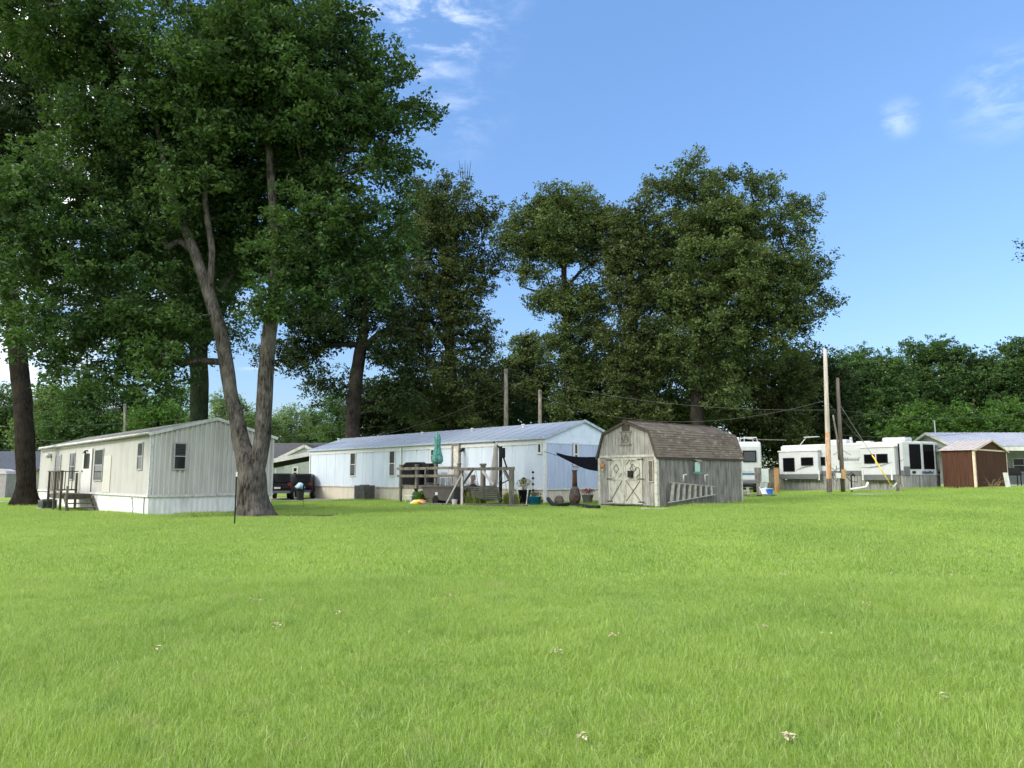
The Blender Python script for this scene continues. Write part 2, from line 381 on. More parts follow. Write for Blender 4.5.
# ---------------------------------------------------------------- shared building bits
LANG = math.atan2(0.747, -0.665)      # direction of the long walls, shared by every building in the park
white_trim = mat('white_trim', (0.60, 0.60, 0.57), 0.5, 0.10, 3, streak=(1, 1, .4))
dark_glass = glassmat('dark_glass')
blind = mat('blind', (0.045, 0.05, 0.048), 0.6, 0.25, 2.0, streak=(1, 1, 12))
def window(parent, ax, pos, o, u0, u1, z0, z1, fw=0.06, fm=None, gm=None, mid=True, panes=True, label=None, th=0.04, halfblind=False):
    """surface window on a wall; ax 'x' wall along x at y=pos facing o (+1/-1), ax 'y' wall along y at x=pos"""
    fm = fm or white_trim; gm = gm or dark_glass
    if u0 > u1: u0, u1 = u1, u0
    if z0 > z1: z0, z1 = z1, z0
    def bx(b, a0, a1, c0, c1, d0, d1):
        if ax == 'x': b.box(a0, a1, pos+o*d0, pos+o*d1, c0, c1)
        else: b.box(pos+o*d0, pos+o*d1, a0, a1, c0, c1)
    f = MB(); zm = (z0+z1)/2
    bx(f, u0, u0+fw, z0, z1, -.01, th); bx(f, u1-fw, u1, z0, z1, -.01, th)
    bx(f, u0+fw, u1-fw, z0, z0+fw, -.01, th+.004); bx(f, u0+fw, u1-fw, z1-fw, z1, -.01, th+.004)
    if mid: bx(f, u0+fw, u1-fw, zm-fw*.35, zm+fw*.35, -.01, th-.005)
    fo = f.build('window', fm, parent)
    if label: fo['label'] = label
    p = MB(); bx(p, u0+fw*.8, u1-fw*.8, z0+fw*.8, z1-fw*.8, -.02, 0.022 if th > .03 else th*.5)
    p.build('pane', gm, fo)
    if halfblind:
        p = MB(); bx(p, u0+fw, u1-fw, zm+fw*.35, z1-fw, 0.021, 0.026); p.build('blind', blind, fo)
    return fo
def gable_roof(t, x0, x1, ya, yb, ze, zp, mroof, over=0.15, th=0.06, ribs=0.0, name='roof', fm=None):
    """ridge along x; ya (front eave, y=+), yb (back eave)"""
    ym = (ya+yb)/2; b = MB()
    sl = (zp-ze)/abs(ya-ym); yo = over
    pa = (ya+yo*(1 if ya > yb else -1), ze-sl*yo); pb = (yb-yo*(1 if ya > yb else -1), ze-sl*yo)
    b.v = []; i = 0
    poly = [pa, (ym, zp), pb, (pb[0], pb[1]+th), (ym, zp+th), (pa[0], pa[1]+th)]
    b.prismx([(p[0], p[1]) for p in poly], x0-over, x1+over)
    if ribs:
        n = int((x1-x0+2*over)/ribs)
        for k in range(n+1):
            x = x0-over+0.03+k*(x1-x0+2*over-0.06)/n
            for q_ in (pa, pb): b.beam((x, q_[0], q_[1]+th+.008), (x, ym, zp+th+.008), 0.035, 0.022)
    return b.build(name, mroof, t)
def textmesh(name, s, size, m, parent, mtx, ext=0.004, shear=0.0, bold=0.0):
    cu = bpy.data.curves.new(name, 'FONT'); cu.body = s; cu.size = size; cu.extrude = ext; cu.shear = shear; cu.offset = bold
    cu.align_x = 'CENTER'; cu.align_y = 'CENTER'
    o = bpy.data.objects.new('tmp', cu); COL.objects.link(o)
    dg = bpy.context.evaluated_depsgraph_get(); me = bpy.data.meshes.new_from_object(o.evaluated_get(dg)); COL.objects.unlink(o); bpy.data.objects.remove(o)
    me.transform(mtx); me.materials.clear(); me.materials.append(m); me.name = name
    return link(bpy.data.objects.new(name, me), parent)

# ---------------------------------------------------------------- left cream mobile home
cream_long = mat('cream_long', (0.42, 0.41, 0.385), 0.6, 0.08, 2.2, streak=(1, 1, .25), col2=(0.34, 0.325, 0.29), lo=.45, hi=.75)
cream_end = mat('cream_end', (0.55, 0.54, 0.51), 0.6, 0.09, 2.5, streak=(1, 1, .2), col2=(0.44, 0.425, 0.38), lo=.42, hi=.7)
skirt_white = mat('skirt_white', (0.66, 0.665, 0.65), 0.55, 0.09, 2.5, streak=(1, 1, .3), col2=(0.47, 0.48, 0.44), lo=.48, hi=.72)
roof_tin = mat('roof_tin', (0.50, 0.49, 0.46), 0.6, 0.12, 3, col2=(0.36, 0.35, 0.32))
OA = G(147, 516.8); A = Fr(OA, LANG)
tA = thing('mobile_home', 'cream ribbed mobile home with white skirting standing behind the twin-trunk maple on the left', 'mobile home', OA, LANG, 'mobile homes in the park')
LA, WA = A.ry(40, 470)[0], 4.9
ea = A.ry(147.5, 434)[1]; pa_ = ea+0.66; sk = 0.78
wallt = lambda y: ea + (pa_-ea)*(1-abs(y+WA/2)/(WA/2))
b = MB()
b.ribs(0.0, LA, sk, lambda u: ea, 'x', 0, 1, 0.41, 0.007, .12); b.ribs(0, LA, sk, lambda u: ea, 'x', -WA, -1, 0.41, 0.007, .12)
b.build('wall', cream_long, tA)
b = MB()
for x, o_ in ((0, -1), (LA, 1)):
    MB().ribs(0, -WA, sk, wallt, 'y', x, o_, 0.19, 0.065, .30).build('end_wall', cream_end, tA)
b = MB()
b.ribs(0.02, LA-.02, -.3, lambda u: sk-.02, 'x', -0.03, 1, 0.3, 0.014, .4); b.ribs(0.02, LA-.02, -.3, lambda u: sk-.02, 'x', -WA+.03, -1, 0.3, 0.014, .4)
b.ribs(-.02, -WA+.02, -.3, lambda u: sk-.02, 'y', 0.03, -1, 0.2, 0.014, .4); b.ribs(-.02, -WA+.02, -.3, lambda u: sk-.02, 'y', LA-.03, 1, 0.2, 0.014, .4)
b.build('skirting', skirt_white, tA)
b = MB()
b.box(-.045, LA+.045, 0.012, 0.045, sk-.05, sk+.035); b.box(-.045, -.026, -.0, -WA*.52, sk-.05, sk+.03); b.box(-.05, -.026, -WA*.53, -WA-.04, sk-.03, sk+.055)
b.box(LA+.025, LA+.045, .0, -WA, sk-.05, sk+.035)
split(b, 'skirt_rail', white_trim, tA)
b = MB()
for x, s_ in ((-.032, 1), (LA+.032, -1)):
    b.box(x, x+.10*s_, 0.0, 0.014, sk+.035, ea-.02); b.box(x, x+.012*s_, -.09, 0.014, sk+.035, ea-.02)
    b.box(x, x+.012*s_, -WA-.012, -WA+.09, sk+.06, ea-.02)
split(b, 'corner_trim', mat('grey_trim', (.55, .56, .54), .5), tA)
gable_roof(tA, 0, LA, 0, -WA, ea, pa_, roof_tin, 0.10, 0.05, 0.61)
b = MB()
b.box(-.1, LA+.1, 0.10, 0.13, ea-.02, ea+.055)
for x in (-.115, LA+.10):
    b.beam((x+.007, .13, ea-.03), (x+.007, -WA/2, pa_+.02), 0.03, 0.12); b.beam((x+.007, -WA-.13, ea-.03), (x+.007, -WA/2, pa_+.02), 0.03, 0.12)
split(b, 'fascia', white_trim, tA)
b = MB(); b.tube([(0.1, .17, ea-.04), (LA-.1, .17, ea-.09)], .045, 8); b.build('gutter', mat('gutter_eave_shade', (.20, .20, .185), .6, .2), tA)  # gutter coloured dark to draw the shadow line under the roof edge
def wpair(fr, plane, pos, a, c):
    f_ = fr.ry if plane == 'x' else fr.rx
    u0, z1 = f_(a[0], a[1], pos); u1, z0 = f_(c[0], c[1], pos)
    return u0, u1, z0-OZ, z1-OZ
OZ = OA.z*0      # Fr.loc already subtracts the origin height
dwin = glassmat('window_glass_grey', (0.02, 0.024, 0.024), .10); dwin.node_tree.nodes['Principled BSDF'].inputs['Specular IOR Level'].default_value = .3
alu = mat('aluminium_frame', (.36, .37, .36), .4, .1)
for a, c in (((139.0, 442.5), (142.6, 470)), ((96, 449.5), (102.5, 481)), ((71, 453), (74.3, 480)), ((56.5, 455), (60.3, 480))):
    u0, u1, z0, z1 = wpair(A, 'x', 0, a, c)
    window(tA, 'x', 0.006, 1, u0, u1, z0, z1, .05, alu if a[0] < 140 else white_trim, dwin, halfblind=a[0] > 90)
y0, y1, z0, z1 = wpair(A, 'y', 0, (173.5, 442.5), (185.2, 470))
window(tA, 'y', -0.07, -1, y0, y1, z0, z1, .05, alu, dwin, halfblind=True)
u0, u1, z0, z1 = wpair(A, 'x', 0, (83.5, 451), (91, 492))
z0 = sk+.04
dw = MB().box(u0, u1, .008, .045, z0, z1).build('door', white_trim, tA)
MB().box(u0+(u1-u0)*.22, u0+(u1-u0)*.78, .046, .052, z1-.85, z1-.15).build('pane', dwin, dw)
MB().tube([(u0+(u1-u0)*.15, .05, z0+.95), (u0+(u1-u0)*.15, .10, z0+.95)], .035, 8).build('handle', mat('dark_metal', (.03, .03, .03), .4), dw)
f = MB(); f.box(u0, u0-.07, .006, .06, z0, z1+.06); f.box(u1, u1+.07, .006, .06, z0, z1+.06); f.box(u0, u1, .006, .06, z1, z1+.06); f.build('frame', white_trim, dw)
# utility door (flat panel), lamps, wires, gas pipe stub
u0, u1, z0, z1 = wpair(A, 'x', 0, (104.5, 456), (109.5, 494))
b = MB(); b.box(u0, u1, .009, .022, sk+.05, z1); b.build('access_panel', mat('cream_panel', (.50, .485, .44), .55, .05), tA)
u, z = A.ry(89, 451)[0], A.ry(89, 451.5)[1]
b = MB(); b.box(u-.06, u+.06, .006, .05, z-.05, z+.12); b.tube([(u, .05, z+.05), (u, .16, z+.02), (u, .17, z-.10)], [.03, .05, .09], 10); b.build('porch_lamp', mat('dark_metal', (.03, .03, .03), .4), tA)
u, z = A.ry(51.5, 455.5)
b = MB(); b.lathe([(.0, -.16), (.13, -.13), (.17, 0), (.12, .1), (0, .13)], (u, .14, z), 12); b.box(u-.05, u+.05, .006, .1, z-.06, z+.06); b.build('floodlight', white_trim, tA)
b = MB()
u, z = A.ry(134, 499)
b.tube([(u, .03, z), (u-.05, .10, z+.05), (u-.2, .12, z-.05), (u-.25, .08, z-.4), (u-.1, .07, .02)], .012, 6)
b.tube([(.35, .03, .72), (.25, .06, .4), (.22, .05, .0)], .018, 6)
split(b, 'cable', mat('black_rubber', (.015, .015, .015), .6), tA)

# porch and steps of the cream home
oldwood = mat('old_deck_wood', (0.12, 0.105, 0.085), .85, .2, 5, streak=(1, 1, .3), col2=(.07, .06, .05), bump=.6)
greywood = mat('weathered_grey_wood', (0.19, 0.175, 0.145), .95, .2, 6, streak=(1, 1, .3), col2=(.095, .09, .078), bump=.6)
def local_thing(fr, name, label, cat, x, y, group=None, rz=0, z=None):
    wpt = fr.wor((x, y, 0)); g = gz(wpt.x, wpt.y) if z is None else z
    return thing(name, label, cat, (wpt.x, wpt.y, g), fr.a+rz, group)
u0 = A.ry(94.5, 480, 0)[0]; u1 = A.ry(80, 480, 0)[0]
tP = local_thing(A, 'porch', 'small weathered wooden porch with balusters and steps at the cream mobile home door', 'porch', u0, 0.06)
L_ = u1-u0; fl = .74; Dp = 1.15
b = MB()
for k in range(8): b.box(0.0, L_, .02+k*Dp/8, .02+(k+.93)*Dp/8, fl-.035, fl)
b.build('deck_floor', oldwood, tP)
MB().box(0, L_, Dp+.0, Dp+.04, fl-.2, fl-.037).box(0, .04, 0.02, Dp-.002, fl-.2, fl-.037).box(L_-.04, L_, .02, Dp-.002, fl-.2, fl-.037).build('rim_joist', oldwood, tP)
for x, y in ((.06, Dp+.09), (L_-.06, Dp+.09), (L_+.05, .08), (L_*.5, Dp+.09)):
    MB().box(x-.045, x+.045, y-.045, y+.045, -.1, fl+(1.0 if y > 1 else .95)).build('post', oldwood, tP)
def rail3(z0, z1, w_):
    MB().box(0.0, L_+.04, Dp+.045, Dp+.045+w_, z0, z1).build('handrail', oldwood, tP); MB().box(L_+.0, L_+w_, .02, Dp+.04, z0, z1).build('handrail', oldwood, tP)
rail3(fl+1.0, fl+1.045, .12); rail3(fl+.12, fl+.19, .04)
for k in range(1, 8): x = .1+(L_-.2)*k/8; MB().box(x-.017, x+.017, Dp+.05, Dp+.08, fl+.19, fl+1.0).build('baluster', oldwood, tP)
for k in range(1, 7): y = .12+(Dp-.1)*k/7; MB().box(L_+.002, L_+.035, y-.017, y+.017, fl+.19, fl+1.0).build('baluster', oldwood, tP)
for k in range(3):
    z = fl-.19*(k+1); MB().box(-.05-.29*(k+1), -.02-.29*k, .02, Dp, z-.045, z).build('step', oldwood, tP)
for y in (.04, Dp-.04): MB().beam((.0, y, fl-.13), (-1.0, y, -.02), .04, .2).build('stringer', oldwood, tP)
MB().box(-.95, -.86, Dp, Dp+.09, -.1, 1.1).build('newel_post', greywood, tP)

# condenser unit, crates and grey tub at the far end of the porch
def condenser(loc, rz, w_, d_, h_, label, m, nf=9):
    t = thing('air_conditioner', label, 'air conditioner', loc, rz)
    b = MB(); b.box(-w_/2, w_/2, -d_/2, d_/2, .05, h_-.03); b.box(-w_/2-.02, w_/2+.02, -d_/2-.02, d_/2+.02, h_-.03, h_); b.build('cabinet', m, t, bevel=.012)
    b = MB()
    for k in range(nf*2):
        z = .12+(h_-.2)*k/(nf*2); b.box(-w_/2+.04, w_/2-.04, d_/2+.001, d_/2+.012, z, z+.012); b.box(-w_/2+.04, w_/2-.04, -d_/2-.012, -d_/2-.001, z, z+.012)
        b.box(w_/2+.001, w_/2+.012, -d_/2+.04, d_/2-.04, z, z+.012); b.box(-w_/2-.012, -w_/2-.001, -d_/2+.04, d_/2-.04, z, z+.012)
    b.build('grille', mat('grille_dark', (.05, .052, .05), .5), t)
    b = MB(); b.tube([(0, 0, h_), (0, 0, h_+.04)], min(w_, d_)*.4, 20); b.build('fan_guard', mat('grille_dark', (.05, .052, .05), .5), t)
    MB().box(-w_/2-.08, w_/2+.08, -d_/2-.08, d_/2+.08, -.05, .049).build('pad', mat('concrete', (.4, .39, .36), .9, .12, 8, bump=.5), t)
    return t
g = G(47, 509)
condenser(g, LANG, .95, .6, .42, 'low green-grey condenser box at the foot of the dark left tree', mat('green_grey_metal', (.09, .11, .10), .5, .1), 5)
g = G(59, 505.5)
t = thing('storage_box', 'small white storage box under the end of the old wooden porch', 'storage box', (g.x+.25, g.y+1.7, g.z), LANG)
b = MB(); b.box(-.5, .5, -.3, .3, 0, .55); b.build('box_body', white_trim, t, bevel=.03); MB().box(-.53, .53, -.33, .33, .552, .62).build('lid', white_trim, t, bevel=.02)

# ---------------------------------------------------------------- pale blue mobile home
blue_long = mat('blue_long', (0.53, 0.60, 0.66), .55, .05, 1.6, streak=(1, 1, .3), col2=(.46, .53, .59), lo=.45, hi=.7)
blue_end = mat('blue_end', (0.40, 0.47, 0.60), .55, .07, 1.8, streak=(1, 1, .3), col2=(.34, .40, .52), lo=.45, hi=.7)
blue_gable = mat('blue_gable', (0.58, 0.66, 0.75), .55, .05, 2)
beige_skirt = mat('beige_skirt', (0.55, 0.51, 0.42), .7, .08, 2.5, streak=(1, 1, .3), col2=(.43, .40, .33), lo=.45, hi=.7)
blue_roof = mat('blue_grey_roof', (0.27, 0.31, 0.37), .42, .10, 1.2, streak=(.3, 1, 1), metal=.1, col2=(.235, .27, .33), lo=.3, hi=.8)
OB = G(545, 504); B = Fr(OB, LANG)
tB = thing('mobile_home', 'long pale blue mobile home with blue-grey metal roof and beige skirting in the middle', 'mobile home', OB, LANG, 'mobile homes in the park')
LB = B.ry(310, 460)[0]; WB = 5.6
eb = B.ry(545, 437)[1]; pb_ = eb+.90; skb = .72
print('HOMES', OA[:], LA, ea, OB[:], LB, eb)
wt = lambda y: eb + (pb_-eb)*(1-abs(y+WB/2)/(WB/2))
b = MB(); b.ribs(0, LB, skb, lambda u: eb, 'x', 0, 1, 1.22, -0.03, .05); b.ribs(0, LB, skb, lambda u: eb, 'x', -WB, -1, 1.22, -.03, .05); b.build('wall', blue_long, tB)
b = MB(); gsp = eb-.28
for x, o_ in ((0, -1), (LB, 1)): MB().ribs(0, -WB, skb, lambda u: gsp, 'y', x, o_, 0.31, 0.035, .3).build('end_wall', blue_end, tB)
b = MB()
for x, o_ in ((0, -1), (LB, 1)):
    MB().ribs(0, -WB, gsp, wt, 'y', x+.012*o_, o_, 0.7, -0.008, .03).build('gable_panel', blue_gable, tB)
b = MB()
b.ribs(0.02, LB-.02, -.4, lambda u: skb-.02, 'x', -0.03, 1, 0.4, 0.006, .3); b.ribs(0.02, LB-.02, -.4, lambda u: skb-.02, 'x', -WB+.03, -1, 0.4, 0.006, .3)
b.ribs(-.02, -WB+.02, -.4, lambda u: skb-.02, 'y', 0.03, -1, 0.19, 0.02, .4); b.ribs(-.02, -WB+.02, -.4, lambda u: skb-.02, 'y', LB-.03, 1, 0.19, 0.02, .4)
b.build('skirting', beige_skirt, tB)
b = MB(); b.box(-.03, LB+.03, .005, .03, skb-.05, skb+.03); b.box(-.03, -.016, -.005, -WB, skb-.05, skb+.03); split(b, 'skirt_rail', white_trim, tB)
cream_band = mat('cream_band', (.64, .66, .62), .5, .06)
b = MB()
b.box(-.02, LB+.02, .014, .03, eb-.34, eb-.02)
b.box(-.03, .09, 0.002, .034, -.05, eb); b.box(-.034, -.018, -.10, .034, -.05, eb-.02)
b.box(LB-.09, LB+.03, 0.002, .034, skb, eb); split(b, 'trim_band', cream_band, tB)
b = MB(); b.box(-.022, -.012, -.1, -WB, gsp-.03, gsp+.01); b.build('gable_flashing', mat('grey_trim', (.55, .56, .54), .5), tB)
gable_roof(tB, 0, LB, 0, -WB, eb, pb_, blue_roof, 0.10, 0.06, 0.91)
b = MB()
for x in (-.115, LB+.10):
    b.beam((x, .12, eb-.04), (x, -WB/2, pb_+.03), 0.02, 0.13); b.beam((x, -WB-.12, eb-.04), (x, -WB/2, pb_+.03), 0.02, 0.13)
b.box(-.12, LB+.12, .105, .16, eb-.09, eb+.0)
split(b, 'gutter', mat('blue_grey_trim', (.38, .45, .52), .45), tB)
u = B.ry(401.5, 470)[0]
MB().box(u-.05, u+.05, .031, .10, .1, eb-.12).build('downspout', cream_band, tB)
for a, c, hb in (((350.5, 453), (356, 476), False), ((389.5, 451), (395.5, 476), True), ((430.8, 449.5), (436, 462), False)):
    u0, u1, z0, z1 = wpair(B, 'x', 0, a, c); window(tB, 'x', 0.012, 1, u0-.03, u1+.03, z0-.03, z1+.03, .07, white_trim, dwin, halfblind=True)
u0, u1, z0, z1 = wpair(B, 'x', 0, (537.5, 442.5), (542.3, 454)); window(tB, 'x', 0.012, 1, u0, u1, z0, z1, .09, white_trim, dwin, mid=False)
y0, y1, z0, z1 = wpair(B, 'y', 0, (572.5, 442.5), (577.8, 466)); window(tB, 'y', -0.042, -1, y0, y1, z0, z1, .10, white_trim, dwin)
u0, u1, z0, z1 = wpair(B, 'x', 0, (453, 445), (460.5, 480)); z0 = skb+.05
dm = MB().box(u0, u1, .014, .06, z0, z1).build('door', mat('door_cream', (.62, .6, .53), .5), tB)
f = MB(); f.box(u0, u0-.10, .012, .12, z0, z1+.08); f.box(u1, u1+.10, .012, .12, z0, z1+.08); f.box(u0, u1, .012, .14, z1, z1+.16); f.build('frame', mat('taupe_frame', (.28, .25, .21), .7), dm)
MB().box(u0+.08, u1-.08, .061, .075, z0+.1, z0+1.0).build('kick_panel', mat('taupe_grey', (.25, .24, .235), .6), dm)
u, z = B.ry(464, 449.5)
b = MB(); b.box(u-.08, u+.08, .032, .1, z-.1, z+.1); b.tube([(u, .1, z), (u, .22, z-.03), (u, .25, z-.12)], [.05, .09, .11], 10); b.build('wall_lamp', mat('dark_metal', (.03, .03, .03), .4), tB)
b = MB()
for px_ in (346, 430, 480, 531): 
    x = B.ry(px_, 430, -WB/2)[0]; b.tube([(x, -WB/2+.6, pb_-.25), (x, -WB/2+.6, pb_-.02)], .05, 8); b.tube([(x, -WB/2+.6, pb_-.02), (x, -WB/2+.6, pb_+.04)], .10, 8)
split(b, 'roof_vent', white_trim, tB)
u = B.ry(309.8, 482)[0]
MB().box(u-.18, u+.1, .035, .2, 1.0, 1.5).build('meter_box', mat('meter_grey', (.3, .3, .3), .5), tB)

# ---------------------------------------------------------------- barn shaped garden shed
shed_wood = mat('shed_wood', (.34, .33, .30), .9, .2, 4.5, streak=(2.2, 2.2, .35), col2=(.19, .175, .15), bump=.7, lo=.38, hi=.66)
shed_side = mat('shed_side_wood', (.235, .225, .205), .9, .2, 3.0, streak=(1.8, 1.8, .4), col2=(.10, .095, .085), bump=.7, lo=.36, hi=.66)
shed_paint = mat('shed_door_paint', (.47, .455, .385), .8, .2, 7, streak=(1, 1, .4), col2=(.27, .255, .22), lo=.45, hi=.68, bump=.5)
SHANG = math.atan2(.755, -.655)
OS = G(657.5, 509); S = Fr(OS, SHANG)
tS = thing('garden_shed', 'weathered grey barn-shaped wooden shed with cream double doors and brown shingle roof', 'shed', OS, SHANG)
WS = S.ry(599, 490)[0]; LS = -S.rx(742.5, 490)[0]
es = S.ry(657, 456)[1]
print('SHED', WS, LS, es)
yk = .10; zk = S.ry(649, 431)[1]; zt = S.ry(627, 421.5)[1]
xk = S.ry(649.5, 431)[0]; k1 = xk; k2 = WS-xk
def roofz(x):
    if x < k1: return es+(zk-es)*x/k1
    if x <= WS/2+1e-6: return zk+(zt-zk)*(x-k1)/(WS/2-k1)
    return roofz(WS-x)
def gambrel_wall(b, y, o_):
    xs_ = sorted(set([0, k1, WS/2, k2, WS]+[WS*i/16 for i in range(17)]))
    for a, c in zip(xs_, xs_[1:]):
        g_ = .014
        b.quad((a, y, .12), (c-g_, y, .12), (c-g_, y, roofz(c-g_)), (a, y, roofz(a)))
        b.quad((c-g_, y, .12), (c-g_, y-o_*.012, .12), (c-g_, y-o_*.012, roofz(c)), (c-g_, y, roofz(c)))
        b.quad((c-g_, y-o_*.012, .12), (c, y-o_*.012, .12), (c, y-o_*.012, roofz(c)), (c-g_, y-o_*.012, roofz(c)))
        b.quad((c, y-o_*.012, .12), (c, y, .12), (c, y, roofz(c)), (c, y-o_*.012, roofz(c)))
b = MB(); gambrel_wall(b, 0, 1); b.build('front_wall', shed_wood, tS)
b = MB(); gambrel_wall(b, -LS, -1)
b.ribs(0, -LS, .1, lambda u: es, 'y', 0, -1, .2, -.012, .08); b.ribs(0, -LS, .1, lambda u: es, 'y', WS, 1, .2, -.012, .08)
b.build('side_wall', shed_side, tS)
b = MB(); b.box(.05, WS-.05, -LS+.05, -.05, -.2, .119)
b.build('floor_frame', mat('black_wood', (.03, .027, .022), .9), tS)
# trim
b = MB()
b.box(-.028, -.003, -.11, .022, .1, es-.02); b.box(0, .10, .003, .024, .1, es); b.box(WS-.1, WS+.02, .003, .024, .1, es-.02)
b.box(.1, WS-.1, .003, .026, es-.02, es+.07)
b.box(-.022, -.003, -LS-.01, -LS+.09, .1, es-.02)
split(b, 'trim', mat('shed_trim', (.50, .48, .41), .8, .2, 6, col2=(.33, .31, .26)), tS)
# shingled roof: courses
shing = bpy.data.materials.new('shingles'); shing.use_nodes = True; t_ = shing.node_tree; pb = t_.nodes['Principled BSDF']; pb.inputs['Roughness'].default_value = .95
tc_ = N(t_, 'ShaderNodeTexCoord'); sp = N(t_, 'ShaderNodeSeparateXYZ'); cb = N(t_, 'ShaderNodeCombineXYZ'); t_.links.new(tc_.outputs['UV'], cb.inputs[0]) if False else None
t_.links.new(tc_.outputs['Object'], sp.inputs[0]); t_.links.new(sp.outputs[1], cb.inputs[0]); t_.links.new(sp.outputs[2], cb.inputs[1])
br = N(t_, 'ShaderNodeTexBrick'); br.inputs['Scale'].default_value = 1; br.inputs['Brick Width'].default_value = .31; br.inputs['Row Height'].default_value = .115; br.inputs['Mortar Size'].default_value = .004
br.inputs['Color1'].default_value = (.17, .145, .12, 1); br.inputs['Color2'].default_value = (.105, .09, .078, 1); br.inputs['Mortar'].default_value = (.05, .045, .04, 1); br.inputs['Bias'].default_value = -.1
t_.links.new(cb.outputs[0], br.inputs[0])
wn = N(t_, 'ShaderNodeTexVoronoi'); wn.inputs['Scale'].default_value = 1.0; wm = N(t_, 'ShaderNodeMapping'); wm.inputs['Scale'].default_value = (6, 14, 1); t_.links.new(cb.outputs[0], wm.inputs[0]); t_.links.new(wm.outputs[0], wn.inputs[0])
sx = N(t_, 'ShaderNodeSeparateColor'); t_.links.new(wn.outputs['Color'], sx.inputs[0]); gt = N(t_, 'ShaderNodeMath', operation='GREATER_THAN'); gt.inputs[1].default_value = .92; t_.links.new(sx.outputs[0], gt.inputs[0])
ml = N(t_, 'ShaderNodeMath', operation='MULTIPLY'); ml.inputs[1].default_value = .6; t_.links.new(gt.outputs[0], ml.inputs[0])
mm = N(t_, 'ShaderNodeMix', data_type='RGBA'); mm.inputs[7].default_value = (.27, .25, .22, 1); t_.links.new(br.outputs[0], mm.inputs[6]); t_.links.new(ml.outputs[0], mm.inputs[0])
nn = N(t_, 'ShaderNodeTexNoise'); nn.inputs['Scale'].default_value = 1.6; nn.inputs['Detail'].default_value = 6; t_.links.new(tc_.outputs['Object'], nn.inputs[0])
m2 = N(t_, 'ShaderNodeMix', data_type='RGBA', blend_type='MULTIPLY'); m2.inputs[0].default_value = .55; t_.links.new(mm.outputs[2], m2.inputs[6]); t_.links.new(nn.outputs[0], m2.inputs[7])
m3 = N(t_, 'ShaderNodeMix', data_type='RGBA', blend_type='MULTIPLY'); m3.inputs[0].default_value = 1; m3.inputs[7].default_value = (1.32, 1.22, 1.10, 1); t_.links.new(m2.outputs[2], m3.inputs[6]); t_.links.new(m3.outputs[2], pb.inputs['Base Color'])
b = MB(); OVR = .16
def courses(x0, z0, x1, z1, n):
    dx, dz = (x1-x0)/n, (z1-z0)/n; L2 = math.hypot(dx, dz); nx_, nz_ = (-dz/L2, dx/L2)
    if nz_ < 0: nx_, nz_ = -nx_, -nz_
    for k in range(n):
        a = (x0+dx*k+nx_*.03, z0+dz*k+nz_*.03); c = (x0+dx*(k+1)+nx_*.012, z0+dz*(k+1)+nz_*.012); e = (x0+dx*k+nx_*.008, z0+dz*k+nz_*.008)
        y0, y1 = OVR*.6, -LS-OVR*.6
        b.quad((a[0], y0, a[1]), (c[0], y0, c[1]), (c[0], y1, c[1]), (a[0], y1, a[1])); b.quad((e[0], y0, e[1]), (a[0], y0, a[1]), (a[0], y1, a[1]), (e[0], y1, e[1]))
s1 = (zk-es)/k1
e0 = (-.07, es-.04)
courses(e0[0], e0[1], k1, zk+.02, 11); courses(k1, zk+.02, WS/2, zt+.03, 7)
courses(WS-e0[0], e0[1], WS-k1, zk+.02, 11); courses(WS-k1, zk+.02, WS/2, zt+.03, 7)
b.beam((WS/2, .1, zt+.045), (WS/2, -LS-.1, zt+.045), .22, .025)
b.build('roof', shing, tS)
b = MB()
for y in (.085, -LS-.085):
    pts = [(e0[0], e0[1]), (k1, zk), (WS/2, zt), (WS-k1, zk), (WS-e0[0], e0[1])]
    for p_, q_ in zip(pts, pts[1:]): b.beam((p_[0], y, p_[1]-.02), (q_[0], y, q_[1]-.02), .022, .09, up=(0, 0, 1))
b.box(e0[0], e0[0]+.02, .08, -LS-.08, e0[1]-.07, e0[1]+.01); b.box(WS-e0[0]-.02, WS-e0[0], .08, -LS-.08, e0[1]-.07, e0[1]+.01)
split(b, 'barge_board', mat('dark_brown_trim', (.075, .06, .05), .8), tS)
